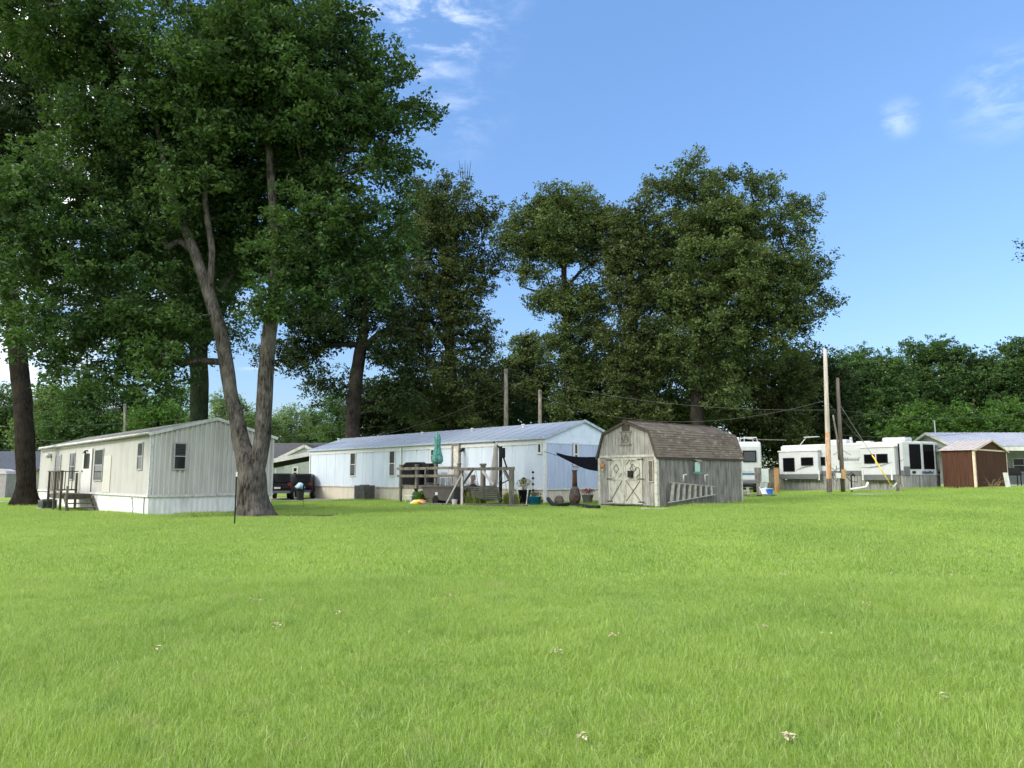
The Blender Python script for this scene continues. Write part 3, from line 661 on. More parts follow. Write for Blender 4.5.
# doors
def at_s(px, py): x, z = S.ry(px, py); return x, z
xr, zb = at_s(643.5, 503.5); xl, zt2 = at_s(609, 457); xm = at_s(624.8, 480)[0]
zb = .17; zt2 = es-.05; zmid = S.ry(625, 479)[1]
dark_iron = mat('dark_iron', (.02, .02, .02), .6)
darktrim = mat('door_dark_board', (.20, .185, .15), .85, .2, 8, col2=(.11, .1, .085))
for (a, c) in ((xr, xm), (xm, xl)):
    a += .008; c -= .008
    d = MB().box(a, c, .004, .034, zb, zt2).build('door', shed_paint, tS)
    f = MB(); w_ = .085
    f.box(a, a+w_, .035, .056, zb, zt2); f.box(c-w_, c, .035, .056, zb, zt2)
    for z in (zb, zmid-w_/2, zt2-w_): f.box(a+w_, c-w_, .035, .055, z, z+w_)
    # upper panel: corner diagonals making an octagon and a small diamond
    cx, cz = (a+c)/2, (zmid+zt2)/2; hw, hh = (c-a)/2-w_, (zt2-zmid)/2-w_*.7
    for sx_ in (-1, 1):
        for sz_ in (-1, 1):
            f.beam((cx+sx_*hw, .045, cz+sz_*hh*.45), (cx+sx_*hw*.4, .045, cz+sz_*hh), .018, .05, up=(0, 1, 0))
    f.build('frame', shed_paint, d)
    f = MB()
    for sx_ in (-1, 1):
        for sz_ in (-1, 1): f.beam((cx+sx_*hw*.42, .044, cz), (cx, .044, cz+sz_*hh*.5), .016, .028, up=(0, 1, 0))
    if a > xm-.1: f.beam((a+w_, .047, zmid-.05), (c-w_, .047, zb+.1), .016, .028, up=(0, 1, 0))
    else: f.beam((a+w_, .047, zmid-.05), (c-w_, .047, zb+.1), .016, .028, up=(0, 1, 0)); f.beam((c-w_, .05, zmid-.05), (a+w_, .05, zb+.1), .016, .028, up=(0, 1, 0))
    f.build('brace', darktrim, d)
    f = MB(); hx = a if a < xm-.1 else c; sg = 1 if hx == a else -1
    for z in (zt2-.06, zmid, zb+.08): f.box(hx-.10*sg, hx+.22*sg, .057, .066, z-.02, z+.02)
    f.build('hinge', dark_iron, d)
f = MB(); xx, zz = at_s(632, 472); f.box(xx-.11, xx+.11, .057, .16, zz-.22, zz+.05)
f.build('mail_box', dark_iron, tS)
# gable vent, gable emblem plate, framed panel, house number plate
xx, zz = at_s(625.8, 428)
f = MB(); f.box(xx-.2, xx+.2, .004, .02, zz-.13, zz+.13)
for k in range(6): f.box(xx-.18, xx+.18, .021, .036, zz-.115+k*.04, zz-.095+k*.04)
f.build('gable_vent', mat('vent_brown', (.09, .075, .06), .8), tS)
xx, zz = at_s(625.8, 438.3)
pl = MB(); pl.box(xx-.25, xx-.20, .004, .03, zz-.26, zz+.26); pl.box(xx+.20, xx+.25, .004, .03, zz-.26, zz+.26); pl.box(xx-.32, xx+.32, .005, .032, zz+.24, zz+.29); pl.box(xx-.32, xx+.32, .005, .032, zz-.30, zz-.25)
pl = pl.build('gable_ornament', darktrim, tS)
RX = Matrix.Translation((xx, .03, zz)) @ Matrix.Rotation(math.pi, 4, 'Z') @ Matrix.Rotation(math.pi/2, 4, 'X')
textmesh('letter', 'A', .46, darktrim, pl, RX, .012)
b = MB(); b.tube([(xx+.16*math.cos(a_), .035, zz+.17*math.sin(a_)) for a_ in [i*math.pi/10 for i in range(21)]], .012, 6); b.build('ring', darktrim, pl)
x0_, z1_ = at_s(648.3, 461); x1_, z0_ = at_s(654, 481.5)
f = MB(); f.box(x0_, x1_, .004, .03, z0_, z1_); o1 = f.build('shutter', mat('shutter_brown', (.12, .105, .085), .85), tS)
f = MB(); f.box(x0_-.03, x0_, .004, .04, z0_-.03, z1_+.03); f.box(x1_, x1_+.03, .004, .04, z0_-.03, z1_+.03); f.box(x0_, x1_, .004, .04, z1_, z1_+.03); f.box(x0_, x1_, .004, .04, z0_-.03, z0_); f.build('frame', mat('shed_trim', (1, 1, 1)), o1)
# star ornament hung left of the doors
xx, zz = at_s(603, 465)
tt = local_thing(S, 'star_ornament', 'rusty orange star hung on the shed front, left of the cream doors', 'wall ornament', xx, .02)
b = MB(); pts = [(math.sin(i*math.pi/5)*(.17 if i % 2 == 0 else .07), math.cos(i*math.pi/5)*(.17 if i % 2 == 0 else .07)+zz-tt.location.z+OS.z) for i in range(10)]
b.prism(pts, .0, .03); b.build('star', mat('rust_orange', (.45, .2, .07), .7, .2, 9), tt)
b = MB(); b.box(-.04, .04, 0, .03, pts[0][1]-.42, pts[0][1]-.33); b.build('tag', mat('pale_tag', (.5, .42, .25), .7), tt)
# crook hook left on the right door
b = MB(); xx, zz = at_s(640.5, 470)
b.tube([(xx-.02, .075, zz-.38), (xx+.0, .075, zz)]+[(xx+.11-.11*math.cos(a_), .075, zz+.11*math.sin(a_)) for a_ in [i*math.pi/8 for i in range(1, 9)]], .013, 6)
xx, zz = at_s(634, 466)
b.tube([(xx-.05, .075, zz-.2), (xx+.05, .075, zz-.05)]+[(xx+.12*math.sin(a_), .075, zz+.10-.12*math.cos(a_)+.02) for a_ in [i*math.pi/8 for i in range(1, 12)]], .013, 6)
split(b, 'hook', darktrim, tS)
# side: bird feeder lantern, ladder on brackets
y, z = S.rx(692.5, 467)
lt = local_thing(S, 'bird_feeder', 'pale green lantern-like feeder under a little roof on the shed side', 'bird feeder', 0, y)
z -= lt.location.z-OS.z; pg = mat('pale_green_glass', (.42, .6, .52), .4, .1)
b = MB(); b.box(-.32, -.16, -.08, .08, z-.2, z+.2); b.build('feeder_body', pg, lt, bevel=.02)
b = MB(); b.box(-.38, -.10, -.12, .12, z-.27, z-.205); b.build('tray', mat('teal_green', (.12, .3, .25), .5), lt)
b = MB(); b.prism([(-.40, z+.21), (-.24, z+.28), (-.08, z+.21), (-.08, z+.23), (-.24, z+.31), (-.40, z+.23)], -.2, .16); b.build('feeder_roof', greywood, lt)
b = MB(); b.box(-.30, -.003, -.02, .02, z+.26, z+.30); b.build('bracket', dark_iron, lt)
# ladder: two rails and rungs, lying on its side on the wall, nearer end lower
ld = local_thing(S, 'ladder', 'grey wooden ladder hanging sideways on the shed side wall', 'ladder', 0, 0)
dz_ = OS.z-ld.location.z
T1 = Vector((-.16, *S.rx(670.5, 482.5, -.16))); T2 = Vector((-.16, *S.rx(714, 486.5, -.16))); B1 = Vector((-.16, *S.rx(668.5, 502.5, -.16))); B2 = Vector((-.16, *S.rx(715, 494.5, -.16)))
for p_ in (T1, T2, B1, B2): p_.z += dz_
lw = mat('ladder_wood', (.40, .385, .33), .85, .15, 7)
MB().beam(T1, T2, .03, .09, up=(1, 0, 0)).build('rail', lw, ld); MB().beam(B1, B2, .03, .09, up=(1, 0, 0)).build('rail', lw, ld)
for k in range(8):
    f_ = .06+.86*k/7; MB().beam(T1.lerp(T2, f_), B1.lerp(B2, f_), .12, .07, up=(1, 0, 0)).build('rung', lw, ld)
for px_ in (679.5, 701):
    y, z = S.rx(px_, 482)
    br_ = local_thing(S, 'wall_bracket', 'white bent pipe bracket on the shed side above the ladder, ' + ('nearer the doors' if px_ < 690 else 'farther from the doors'), 'bracket', 0, y, 'white ladder brackets on the shed')
    z -= br_.location.z-OS.z
    MB().tube([(-.005, -.3, z+.28), (-.16, -.25, z+.30), (-.2, 0, z+.28), (-.2, .0, z+.02)], .032, 8).build('pipe_hook', white_trim, br_, True)
# blocks under the shed
for px_, py_ in ((603.5, 507.5), (646, 510.8), (658.5, 511)):
    g = G(px_, py_); tag(MB().box(-.18, .18, -.1, .1, -.03, .1).build('concrete_block', mat('concrete', (.4, .39, .36)), None, bevel=.01), 'low concrete block at the foot of the shed front, %s' % {603.5: 'below its left corner', 646: 'below the right-hand door', 658.5: 'below its right corner'}[px_], 'concrete block', 'concrete blocks under the shed').location = (g.x, g.y+.03, g.z)
    bpy.context.scene.objects[-1] if False else None
# ---------------------------------------------------------------- fifth-wheel camper on the right
rv_white = mat('rv_white', (.46, .47, .48), .35, .05, 1.5, col2=(.39, .40, .405), lo=.45, hi=.75)
rv_grey = mat('rv_grey', (.12, .125, .135), .4, .08, 2)
rv_skirt = mat('rv_skirt', (.27, .265, .26), .8, .12, 4, streak=(2, 2, .3), col2=(.15, .15, .145))
rv_glass = glassmat('rv_glass', (.004, .004, .005), .08); rv_glass.node_tree.nodes['Principled BSDF'].inputs['Specular IOR Level'].default_value = .04
rv_mark = mat('rv_mark_grey', (.22, .24, .27), .5)
rv_blue = mat('rv_mark_blue', (.03, .06, .16), .5)
OR = G(905, 490); RA = math.atan2(.8, -.6); R_ = Fr(OR, RA)
tR = thing('camper_trailer', 'long white camper trailer with slide-outs and dark bow-end windows behind the utility poles', 'camper', OR, RA)
LR = R_.ry(782, 480)[0]; hr = R_.ry(905, 442)[1]; fb = .95
pts = [Vector((0, 0, 0))]+[R_.loc(GX(px, OR.y+d)) for px, d in ((911, .08), (923.7, .30), (937.3, .95), (941.2, 2.1))]
back = Vector((pts[-1].x+LR*.97, pts[-1].y, 0)); back0 = Vector((LR, 0, 0)); WR = abs(pts[-1].y)
plan = [(p.x, p.y) for p in pts]+[(LR, pts[-1].y), (LR, 0)]
MB().prismz(plan, fb, hr).build('body', rv_white, tR, bevel=.03)
MB().prismz([((x-LR/2)*.985+LR/2, (y+WR/2)*.96-WR/2) for x, y in plan], hr-.01, hr+.07).build('roof', white_trim, tR, bevel=.03)
b = MB()
for (x0, y0), (x1, y1) in zip(plan, plan[1:]+plan[:1]):
    p_, q_ = Vector((x0, y0, 0)), Vector((x1, y1, 0)); L2 = (q_-p_).length; n = max(1, round(L2/.22)); ctr = Vector((LR/2, -WR/2, 0))
    for k in range(n):
        a = p_.lerp(q_, (k+.04)/n)*.995+ctr*.005; c = p_.lerp(q_, (k+.94)/n)*.995+ctr*.005
        b.beam((a.x, a.y, .3), (c.x, c.y, .3), .02, 1.28)
tag(b.build('skirting', rv_skirt, tR))
def rv_slide(px0, px1, pytop, pybot, yo, nm):
    x0 = R_.ry(px0, pytop, yo)[0]; x1 = R_.ry(px1, pytop, yo)[0]; xm_ = (x0+x1)/2
    zt_ = R_.ry((px0+px1)/2, pytop, yo)[1]; zb_ = R_.ry((px0+px1)/2, pybot, yo)[1]
    s_ = MB().box(x0, x1, .005, yo, zb_+.3, zt_).build(nm, rv_white, tR, bevel=.03)
    MB().box(x0-.04, x1+.04, .005, yo+.05, zt_+.003, zt_+.08).build('slide_roof', white_trim, s_)
    MB().box(x0-.01, x1+.01, .005, yo+.015, zb_-.05, zb_+.298).build('lower_panel', rv_grey, s_, bevel=.02)
    return s_, x0, x1, zt_, zb_
s1_, a0, a1, zt_, zb_ = rv_slide(817.5, 778.5, 451.5, 478.5, .38, 'slide_out')
s2_, c0, c1, zt2_, zb2_ = rv_slide(894, 860, 447.5, 479.5, .36, 'slide_out')
blackm = mat('black_rubber', (.012, .012, .012), .7); blackm.node_tree.nodes['Principled BSDF'].inputs['Specular IOR Level'].default_value = .12
for par, yo, a, c in ((s1_, .38, (783, 458), (795, 471.5)), (s1_, .38, (801, 457.5), (813.5, 465.5)), (tR, .0, (820.3, 457), (825.5, 465.5)), (s2_, .36, (864, 454.5), (875.2, 463.5)), (s2_, .36, (876.3, 454), (888, 463))):
    u0, z1 = R_.ry(*a, yo); u1, z0 = R_.ry(*c, yo)
    window(par, 'x', yo+.012, 1, u0, u1, z0, z1, .05, blackm, rv_glass, mid=False, th=.025)
def facet(a, c, t0, t1, z0, z1, m, nm, off=.01, th=.02, par=None):
    p_, q_ = a.lerp(c, t0), a.lerp(c, t1); d = (c-a).normalized(); o_ = Vector((-d.y, d.x, 0))
    if o_.dot(Vector((-1, 0, 0))) < 0: o_ = -o_
    p_ = p_+o_*(off+th/2); q_ = q_+o_*(off+th/2)
    return MB().beam((p_.x, p_.y, (z0+z1)/2), (q_.x, q_.y, (z0+z1)/2), th, z1-z0).build(nm, m, par or tR, bevel=.01)
zw1 = hr-.12; zw0 = R_.ry(905, 469)[1]
facet(pts[1], pts[2], .03, .92, zw0, zw1, rv_glass, 'window'); facet(pts[2], pts[3], .12, .90, zw0, zw1, rv_glass, 'window'); facet(pts[3], pts[4], .12, .85, zw0, zw1, rv_glass, 'window')
facet(pts[0], pts[1], -.02, 1.02, fb-.04, fb+.55, rv_grey, 'corner_panel', .012)
MB().box(.02, c0-.1, .005, .03, fb-.04, fb+.3).build('lower_panel', rv_grey, tR)
MB().box(c1+.02, a0-.02, .005, .03, fb-.04, fb+.3).build('lower_panel', rv_grey, tR)
MB().box(c0-.16, c0-.08, .004, .04, fb, hr-.1).build('seam', blackm, tR)
b = MB()
for k in range(1, 5): z = fb+.35+k*.42; b.box(c1+.03, a0-.03, .003, .01, z, z+.012); b.box(.02, c0-.2, .003, .01, z, z+.012)
b.build('panel_seams', mat('seam_grey', (.5, .5, .5), .5), tR)
b = MB()   # lights and plate below bow windows
for a, c, t_0, t_1 in ((pts[1], pts[2], .18, .42), (pts[3], pts[4], .4, .7)):
    facet(a, c, t_0, t_1, zw0-.28, zw0-.13, blackm, 'tail_lamp', .012, .06)
facet(pts[2], pts[3], .42, .62, fb+.18, fb+.28, rv_grey, 'plate', .012)
# front script mark
def onfacet(a, c, t, z, off):
    d = (c-a).normalized(); o_ = Vector((-d.y, d.x, 0))
    if o_.x > 0: o_ = -o_; 
    p_ = a.lerp(c, t)+o_*off; m_ = Matrix.Identity(4)
    xdir = d; zdir = o_; ydir = Vector((0, 0, 1))
    if xdir.cross(ydir).dot(zdir) < 0: xdir = -xdir
    for i in range(3): m_[i][0], m_[i][1], m_[i][2] = xdir[i], ydir[i], zdir[i]
    m_.translation = (p_.x, p_.y, z); return m_
textmesh('lettering', 'Wildwood', .27, rv_blue, tR, onfacet(pts[2], pts[3], .34, zw0-.22, .03), .004, .25, .006)
x_, z_ = R_.ry(848.5, 459.3)
textmesh('lettering', 'Wildwood', .34, rv_mark, tR, Matrix.Translation((x_, .018, z_)) @ Matrix.Rotation(math.pi, 4, 'Z') @ Matrix.Rotation(math.pi/2, 4, 'X'), .004, .3, .008)
b = MB()
mp_ = [(833, 455), (838, 452.3), (841, 453.6), (843.5, 450.5), (847, 453), (851, 455)]
for p_, q_ in zip(mp_, mp_[1:]):
    if p_ == (841, 453.6): pass
    (x0, z0), (x1, z1) = R_.ry(*p_), R_.ry(*q_); b.beam((x0, .012, z0), (x1, .012, z1), .012, .045, up=(0, 0, 1))
b.build('mountain_emblem', rv_mark, tR)
def swoosh(par, yo, p0, p1, lift, w_, nm='stripe'):
    b = MB(); n = 12; (x0, z0), (x1, z1) = R_.ry(*p0, yo), R_.ry(*p1, yo)
    pr = None
    for k in range(n+1):
        t = k/n; x = x0+(x1-x0)*t; z = z0+(z1-z0)*t+lift*math.sin(t*3.14); h = w_*math.sin(max(.05, t)*3.0)+.012
        cur = (x, z-h/2, z+h/2)
        if pr: b.prism([(pr[0], pr[1]), (cur[0], cur[1]), (cur[0], cur[2]), (pr[0], pr[2])], yo+.005, yo+.013)
        pr = cur
    return b.build(nm, rv_mark, par)
swoosh(s1_, .38, (796, 470.5), (812, 466.3), .08, .10); swoosh(s2_, .36, (861, 467.5), (892, 462), -.12, .09); swoosh(tR, 0, (897, 462), (904.5, 459.5), 0, .04); swoosh(tR, 0, (832, 473), (842, 468), .1, .05)
b = MB()
for (px, w_) in ((840, 1.5), (897, 1.6)):
    x = R_.ry(px, 440, -WR/2)[0]; b2 = MB().box(x-w_/2, x+w_/2, -WR/2-.5, -WR/2+.5, hr+.07, hr+.42); b2.build('rooftop_air_conditioner', rv_white, tR, bevel=.12)
x = R_.ry(851, 440, -.6)[0]; MB().tube([(x, -.6, hr), (x, -.6, hr+.5)], .09, 8).build('roof_vent', rv_white, tR)
x = R_.ry(865, 441, -1)[0]; MB().box(x-.5, x+.5, -1.3, -.7, hr+.07, hr+.2).build('roof_vent', rv_white, tR, bevel=.05)
x = R_.ry(799, 448, -1)[0]; x2 = R_.ry(806, 439, -1)[0]
b = MB(); b.tube([(x, -1, hr), (x2, -1, hr+.62), (x2-.9, -1, hr+.66)], .03, 6); b.box(x2-1.0, x2+.1, -1.15, -.85, hr+.64, hr+.68); b.build('antenna', white_trim, tR)
b = MB()
for px in (785, 818, 891, 862):
    x, _ = R_.ry(px, 478, .5); b.box(x-.05, x+.05, .33, .39, .62, 1.3)
split(b, 'slide_leg', white_trim, tR)

# ---------------------------------------------------------------- motorhome behind the shed
g = GX(744, 51); MA = -.10
tM = thing('motorhome', 'white motorhome with roof rack and blue stripe seen past the barn-shaped shed', 'motorhome', g, MA)
M_ = Fr(g, MA); hw = 1.22
zt_ = M_.ry(748, 441.5)[1]
b = MB(); b.prismx([(0, .8), (7, .8), (7, zt_), (.12, zt_), (0, zt_-.35)], -hw, hw); b.build('body', rv_white, tM, bevel=.1)
u0, z1 = M_.ry(742.5, 450.5); u1, z0 = M_.ry(756.5, 462); window(tM, 'x', -.005, -1, u0, u1, z0, z1, .07, blackm, glassmat('sky_glass', (.05, .055, .06), .04), mid=False, th=.04)
z = M_.ry(748, 474)[1]; MB().box(-hw-.005, hw+.005, -.012, .0, z-.06, z+.06).build('stripe', mat('teal_stripe', (.04, .13, .22), .4), tM)
MB().box(-hw-.006, hw+.006, -.011, .0, z+.09, z+.2).build('stripe', mat('grey_stripe', (.4, .45, .48), .4), tM)
MB().box(-hw, hw, -.15, .0, .62, .8).build('bumper', rv_grey, tM, bevel=.03)
for s_ in (-1, 1):
    tl = MB().box(s_*hw*.93, s_*hw*.80, -.02, 0, 1.35, 1.45).build('tail_lamp', mat('lamp_red', (.2, .02, .02), .3), tM)
    MB().tube([(s_*(hw-.3), 1.3, .42), (s_*(hw-.02), 1.3, .42)], .42, 18).build('wheel', blackm, tM)
MB().box(-.75, -.05, .5, 1.3, zt_+.002, zt_+.32).build('rooftop_air_conditioner', rv_white, tM, bevel=.08)
b = MB()
b.tube([(.2, .3, zt_), (.2, .3, zt_+.28), (1.0, .3, zt_+.28), (1.05, .3, zt_)], .03, 6); b.tube([(.2, 1.6, zt_), (.2, 1.6, zt_+.28), (1.0, 1.6, zt_+.28), (1.05, 1.6, zt_)], .03, 6); b.tube([(.2, .3, zt_+.28), (.2, 1.6, zt_+.28)], .03, 6); b.tube([(1, .3, zt_+.28), (1, 1.6, zt_+.28)], .03, 6)
b.build('roof_rack', white_trim, tM)
MB().tube([(.6, 1.2, zt_+.2), (3.1, 1.0, zt_+.12)], .03, 6).build('awning_arm', greywood, tM)
b = MB(); b.box(-.9, .9, -.5, -.35, .25, .35); b.box(-.05, .05, -.5, .1, .4, .5); b.tube([(-.8, -.45, .3), (-.2, -.5, .55), (.5, -.45, .5), (.9, -.45, .3)], .09, 8)
b.build('hitch_hoses', blackm, tM)
# electric pedestal, bins and boards beside it
g = GX(758.5, 45.5)
t = thing('meter_board', 'weathered wooden meter board on a post beside the white motorhome', 'meter board', g, -.1)
MB().box(-.09, .09, -.05, .05, -.1, 1.6).build('post', greywood, t); MB().box(-.19, .2, -.09, -.052, .8, 1.62).build('board', greywood, t)
MB().tube([(0.02, -.10, .9), (.02, -.10, 1.3)], .03, 8).build('conduit', rv_grey, t)
g = GX(765.5, 46.2)
t = thing('utility_cabinet', 'pale grey electrical cabinet on a leg right of the wooden meter board', 'electrical cabinet', g, -.1)
MB().box(-.2, .22, -.1, .1, .72, 1.55).build('cabinet_body', mat('pale_grey_metal', (.45, .5, .48), .5, .05), t, bevel=.02); MB().box(-.05, .05, -.05, .05, -.1, .72).build('leg', white_trim, t)
MB().box(-.17, .19, -.115, -.101, .76, 1.5).build('door', mat('pale_grey_metal', (1, 1, 1)), t, bevel=.005)
g = GX(769.8, 44.5)
t = thing('plastic_tub', 'small bright blue tub on the grass by the electrical cabinet', 'tub', g, .2)
MB().tube([(0, 0, 0), (0, 0, .38)], [.15, .19], 14).build('tub_body', mat('bright_blue', (.03, .14, .55), .4), t); MB().tube([(0, 0, .38), (0, 0, .41)], [.21, .21], 14).build('rim', white_trim, t)
g = GX(764, 44.6)
t = thing('folding_chair', 'folded white lawn chair leaning beside the small blue tub', 'chair', g, .1)
b = MB()
for x in (-.2, .2): b.tube([(x, .25, 0), (x, -.1, .75)], .018, 6); b.tube([(x*.9, -.3, 0), (x*.9, .2, .5)], .018, 6)
b.build('frame', white_trim, t); MB().quad((-.19, .02, .48), (.19, .02, .48), (.19, -.10, .74), (-.19, -.10, .74)).quad((-.17, -.2, .1), (.17, -.2, .1), (.17, .15, .45), (-.17, .15, .45)).build('webbing', mat('pale_web', (.55, .58, .6), .7), t)
g = GX(760, 42.5)
t = thing('pallet', 'grey wooden pallet lying flat on the grass past the shed', 'pallet', g, -.1)
b = MB()
for k in range(6): b.box(-.9, .8, -.5+k*.2, -.36+k*.2, .12, .15)
b.build('deck_boards', greywood, t); b = MB()
for x in (-.85, 0, .75): b.box(x-.04, x+.04, -.5, .64, 0.0, .118)
b.build('stringers', greywood, t)
g = GX(748, 42.3)
t = thing('fence_post_stub', 'short pale post stub on the grass at the right end of the shed', 'post', g, 0)
MB().box(-.06, .06, -.06, .06, -.1, .55).build('post', mat('ladder_wood', (1, 1, 1)), t); MB().box(-.25, .1, -.03, .03, .3, .38).build('rail', mat('ladder_wood', (1, 1, 1)), t)
g = GX(777.3, 48)
t = tag(MB().box(-.11, .11, -.11, .11, -.1, 1.55).box(-.125, .125, -.125, .125, 1.55, 1.6).build('wooden_post', mat('orange_wood', (.36, .21, .10), .85, .2, 5, streak=(1, 1, .2)), None), 'orange-brown wooden post at the left end of the white camper trailer', 'post'); t.location = g
g = GX(768, 60)
t = thing('privacy_fence', 'grey upright board fence between the motorhome and the camper trailer', 'fence', g, -.05)
b = MB()
for k in range(26): b.box(-2+k*.18, -2+k*.18+.165, 0, .02, -.1, 1.55+.03*math.sin(k*2.1))
b.build('boards', greywood, t); b = MB(); b.box(-2, 2.65, .022, .07, .4, .5); b.box(-2, 2.65, .022, .07, 1.2, 1.3); b.build('rails', greywood, t)

# ---------------------------------------------------------------- utility poles by the camper
polew = mat('pole_pale', (.46, .41, .35), .9, .15, 5, streak=(2, 2, .15), col2=(.30, .27, .23), bump=.6)
poled = mat('pole_dark', (.085, .07, .06), .9, .2, 5, streak=(2, 2, .15), col2=(.16, .135, .11), bump=.6)
rusty = mat('pole_peeling', (.40, .19, .07), .9, .2, 6, streak=(2, 2, .4), col2=(.50, .42, .34), bump=.6)
def pole(px0, py0, px1, py1, Y, r0, r1, m, name, label, group, nm='shaft'):
    g = GX(px0, Y); top = P(px1, py1, Y); t = thing(name, label, 'pole', g, 0, group)
    d = top-g; MB().tube([-0.02*d, d*.3, d*.6, d], [r0, r0*.8+r1*.2, (r0+r1)/2, r1], 14).build(nm, m, t, True)
    return t, g, d
PG = 'utility poles'
pA, gA, dA = pole(829.5, 490, 825, 349, 46.5, .155, .105, polew, 'utility_pole', 'tall pale utility pole with peeling orange lower half in front of the white camper', PG)
MB().tube([dA*.012, dA*.2, dA*.42], [.158, .153, .142], 14, False).build('peeling_band', rusty, pA, True)
MB().tube([dA*-.005, dA*.10], [.161, .157], 14, False).build('tar_base', poled, pA, True)
pB, gB, dB = pole(843, 490, 837.5, 378, 46.8, .13, .095, poled, 'utility_pole', 'dark brown utility pole with meter just right of the pale pole', PG)
p_ = P(839, 466, 46.55)-gB
MB().lathe([(0, 0), (.19, 0), (.19, .2), (.15, .3), (0, .3)], (p_.x, p_.y, p_.z-.12), 14).build('meter', mat('meter_glass', (.3, .32, .33), .3), pB, True)
p_ = P(843.5, 474, 46.5)-gB; MB().box(p_.x-.11, p_.x+.11, p_.y-.1, p_.y+.05, p_.z-.28, p_.z+.28).build('cover_box', mat('tan_box', (.42, .27, .12), .8), pB)
p_ = P(838.5, 478, 46.5)-gB; MB().box(p_.x-.15, p_.x+.15, p_.y-.05, p_.y+.1, p_.z, p_.z+.3).build('junction_box', white_trim, pB)
b = MB()
for a in ((836.5, 466), (838, 476), (832, 473)):
    p_ = P(*a, 46.6)-gB; b.tube([p_, Vector(((p_.x)*.6-.2, p_.y, p_.z-.35)), Vector((p_.x*.5-.5, p_.y, p_.z-.1))], .02, 6)
p0 = P(844, 474, 46.5)-gB; p1 = P(852, 472, 46.5)-gB; b.tube([p0, (p0+p1)/2-Vector((0, 0, .12)), p1], .02, 6); p1 = P(858, 482, 46.5)-gB; b.tube([p0, (p0+p1)/2-Vector((0, 0, .22)), p1], .02, 6)
split(b, 'cable', blackm, pB)
p0 = P(833, 415, 46.4)-gB; p1 = P(837, 437, 46.4)-gB; MB().tube([p0, p1, P(839, 460, 46.5)-gB], .05, 8).build('conduit', greywood, pB, True)
# standpipe, white pipe, guy marker
g = GX(852, 46)
t = thing('standpipe', 'thin black standpipe with spigot between the dark pole and camper slide-out', 'standpipe', g)
MB().tube([(0, 0, -.1), (0, 0, 1.0), (.02, 0, 1.06), (.2, 0, 1.06), (.22, 0, .98)], .045, 8).build('pipe', blackm, t, True); MB().box(.08, .14, -.05, .05, 1.10, 1.16).build('tap_handle', blackm, t)
g = GX(858, 45.6); p0 = P(850.5, 489.3, 45.6)-g; p1 = P(866.5, 487.2, 45.6)-g; p2 = P(868, 482, 45.6)-g
p0.z = max(p0.z, .05)
t = tag(MB().tube([p0, p0.lerp(p1, .5), p1+Vector((-.05, 0, 0)), p1+Vector((.02, 0, .06)), p2], .07, 10).build('drain_pipe', white_trim, None, True), 'white plastic drain pipe lying under the camper with an upturned right end', 'pipe'); t.location = g
g = GX(893.5, 45.4)
t = thing('guy_anchor', 'yellow guy wire marker slanting down to the grass before the camper', 'guy wire marker', g)
p0 = P(872, 455, 45.8)-g; p1 = P(892.8, 488, 45.4)-g
MB().tube([p1, p0], .035, 8).build('marker_sleeve', mat('guy_yellow', (.75, .55, .05), .5), t, True)
MB().tube([p1*1.02, P(899, 480, 45.4)-g], .04, 8).build('stake', white_trim, t, True)
MB().box(.2, .36, -.05, .05, -.05, 1.0).build('post', greywood, t)
MB().tube([p0, dB*.78+gB-g], .014, 5).build('wire', greywood, t)
concm = mat('concrete', (.4, .39, .36))
tag(MB().box(-2.4, 2.4, -.12, .12, -.05, .05).build('concrete_curb', concm, None, bevel=.02), 'long low concrete curb strip in the grass before the camper', 'curb').location = GX(898, 41)
# ---------------------------------------------------------------- brown shed and metal roofed house on the right
brown = mat('brown_boards', (.095, .043, .025), .8, .2, 3, streak=(7, 7, .25), col2=(.04, .018, .012), bump=.6, lo=.35, hi=.65)
tan = mat('tan_trim', (.62, .50, .36), .7, .1, 4)
pinkroof = mat('pink_roof', (.46, .41, .385), .6, .1, 4)
OBn = G(976.5, 488.4); Bn = Fr(OBn, LANG)
tb = thing('garden_shed', 'brown upright-board shed with tan trim and pinkish roof at the right edge', 'shed', OBn, LANG)
Wn = -Bn.rx(1008, 480)[0]; Ln = 1.9; en = Bn.ry(976, 449.5)[1]; pn = Bn.rx(991, 441)[1]
wt2 = lambda y: en+(pn-en)*(1-abs(y+Wn/2)/(Wn/2))
b = MB(); b.ribs(0, Ln, -.1, lambda u: en, 'x', 0, 1, .17, .012, .1); b.ribs(0, Ln, -.1, lambda u: en, 'x', -Wn, -1, .17, .012, .1)
for x, o_ in ((0, -1), (Ln, 1)): b.ribs(0, -Wn/2, -.1, wt2, 'y', x, o_, .17, .012, .1); b.ribs(-Wn/2, -Wn, -.1, wt2, 'y', x, o_, .17, .012, .1)
b.build('wall', brown, tb)
gable_roof(tb, 0, Ln, 0, -Wn, en, pn, pinkroof, .14, .05, .3)
b = MB(); b.box(-.04, -.015, -.14, .03, -.05, en-.02); b.box(-.02, .10, .014, .03, -.05, en-.02); b.box(-.04, -.015, -Wn-.02, -Wn+.09, -.05, en-.02)
b.box(-.045, -.014, -Wn-.1, .1, en-.03, en+.07)
b.beam((-.16, .16, en-.05), (-.16, -Wn/2, pn+.02), .02, .09); b.beam((-.16, -Wn-.16, en-.05), (-.16, -Wn/2, pn+.02), .02, .09)
split(b, 'trim', tan, tb)
g = GX(1008.5, 47.0)
t = tag(MB().prism([(-.11, -.05), (.13, -.05), (.0, .95), (-.24, .95)], -.06, .06).build('leaning_post', white_trim, None), 'short white post leaning at the right corner of the brown shed', 'post'); t.location = g

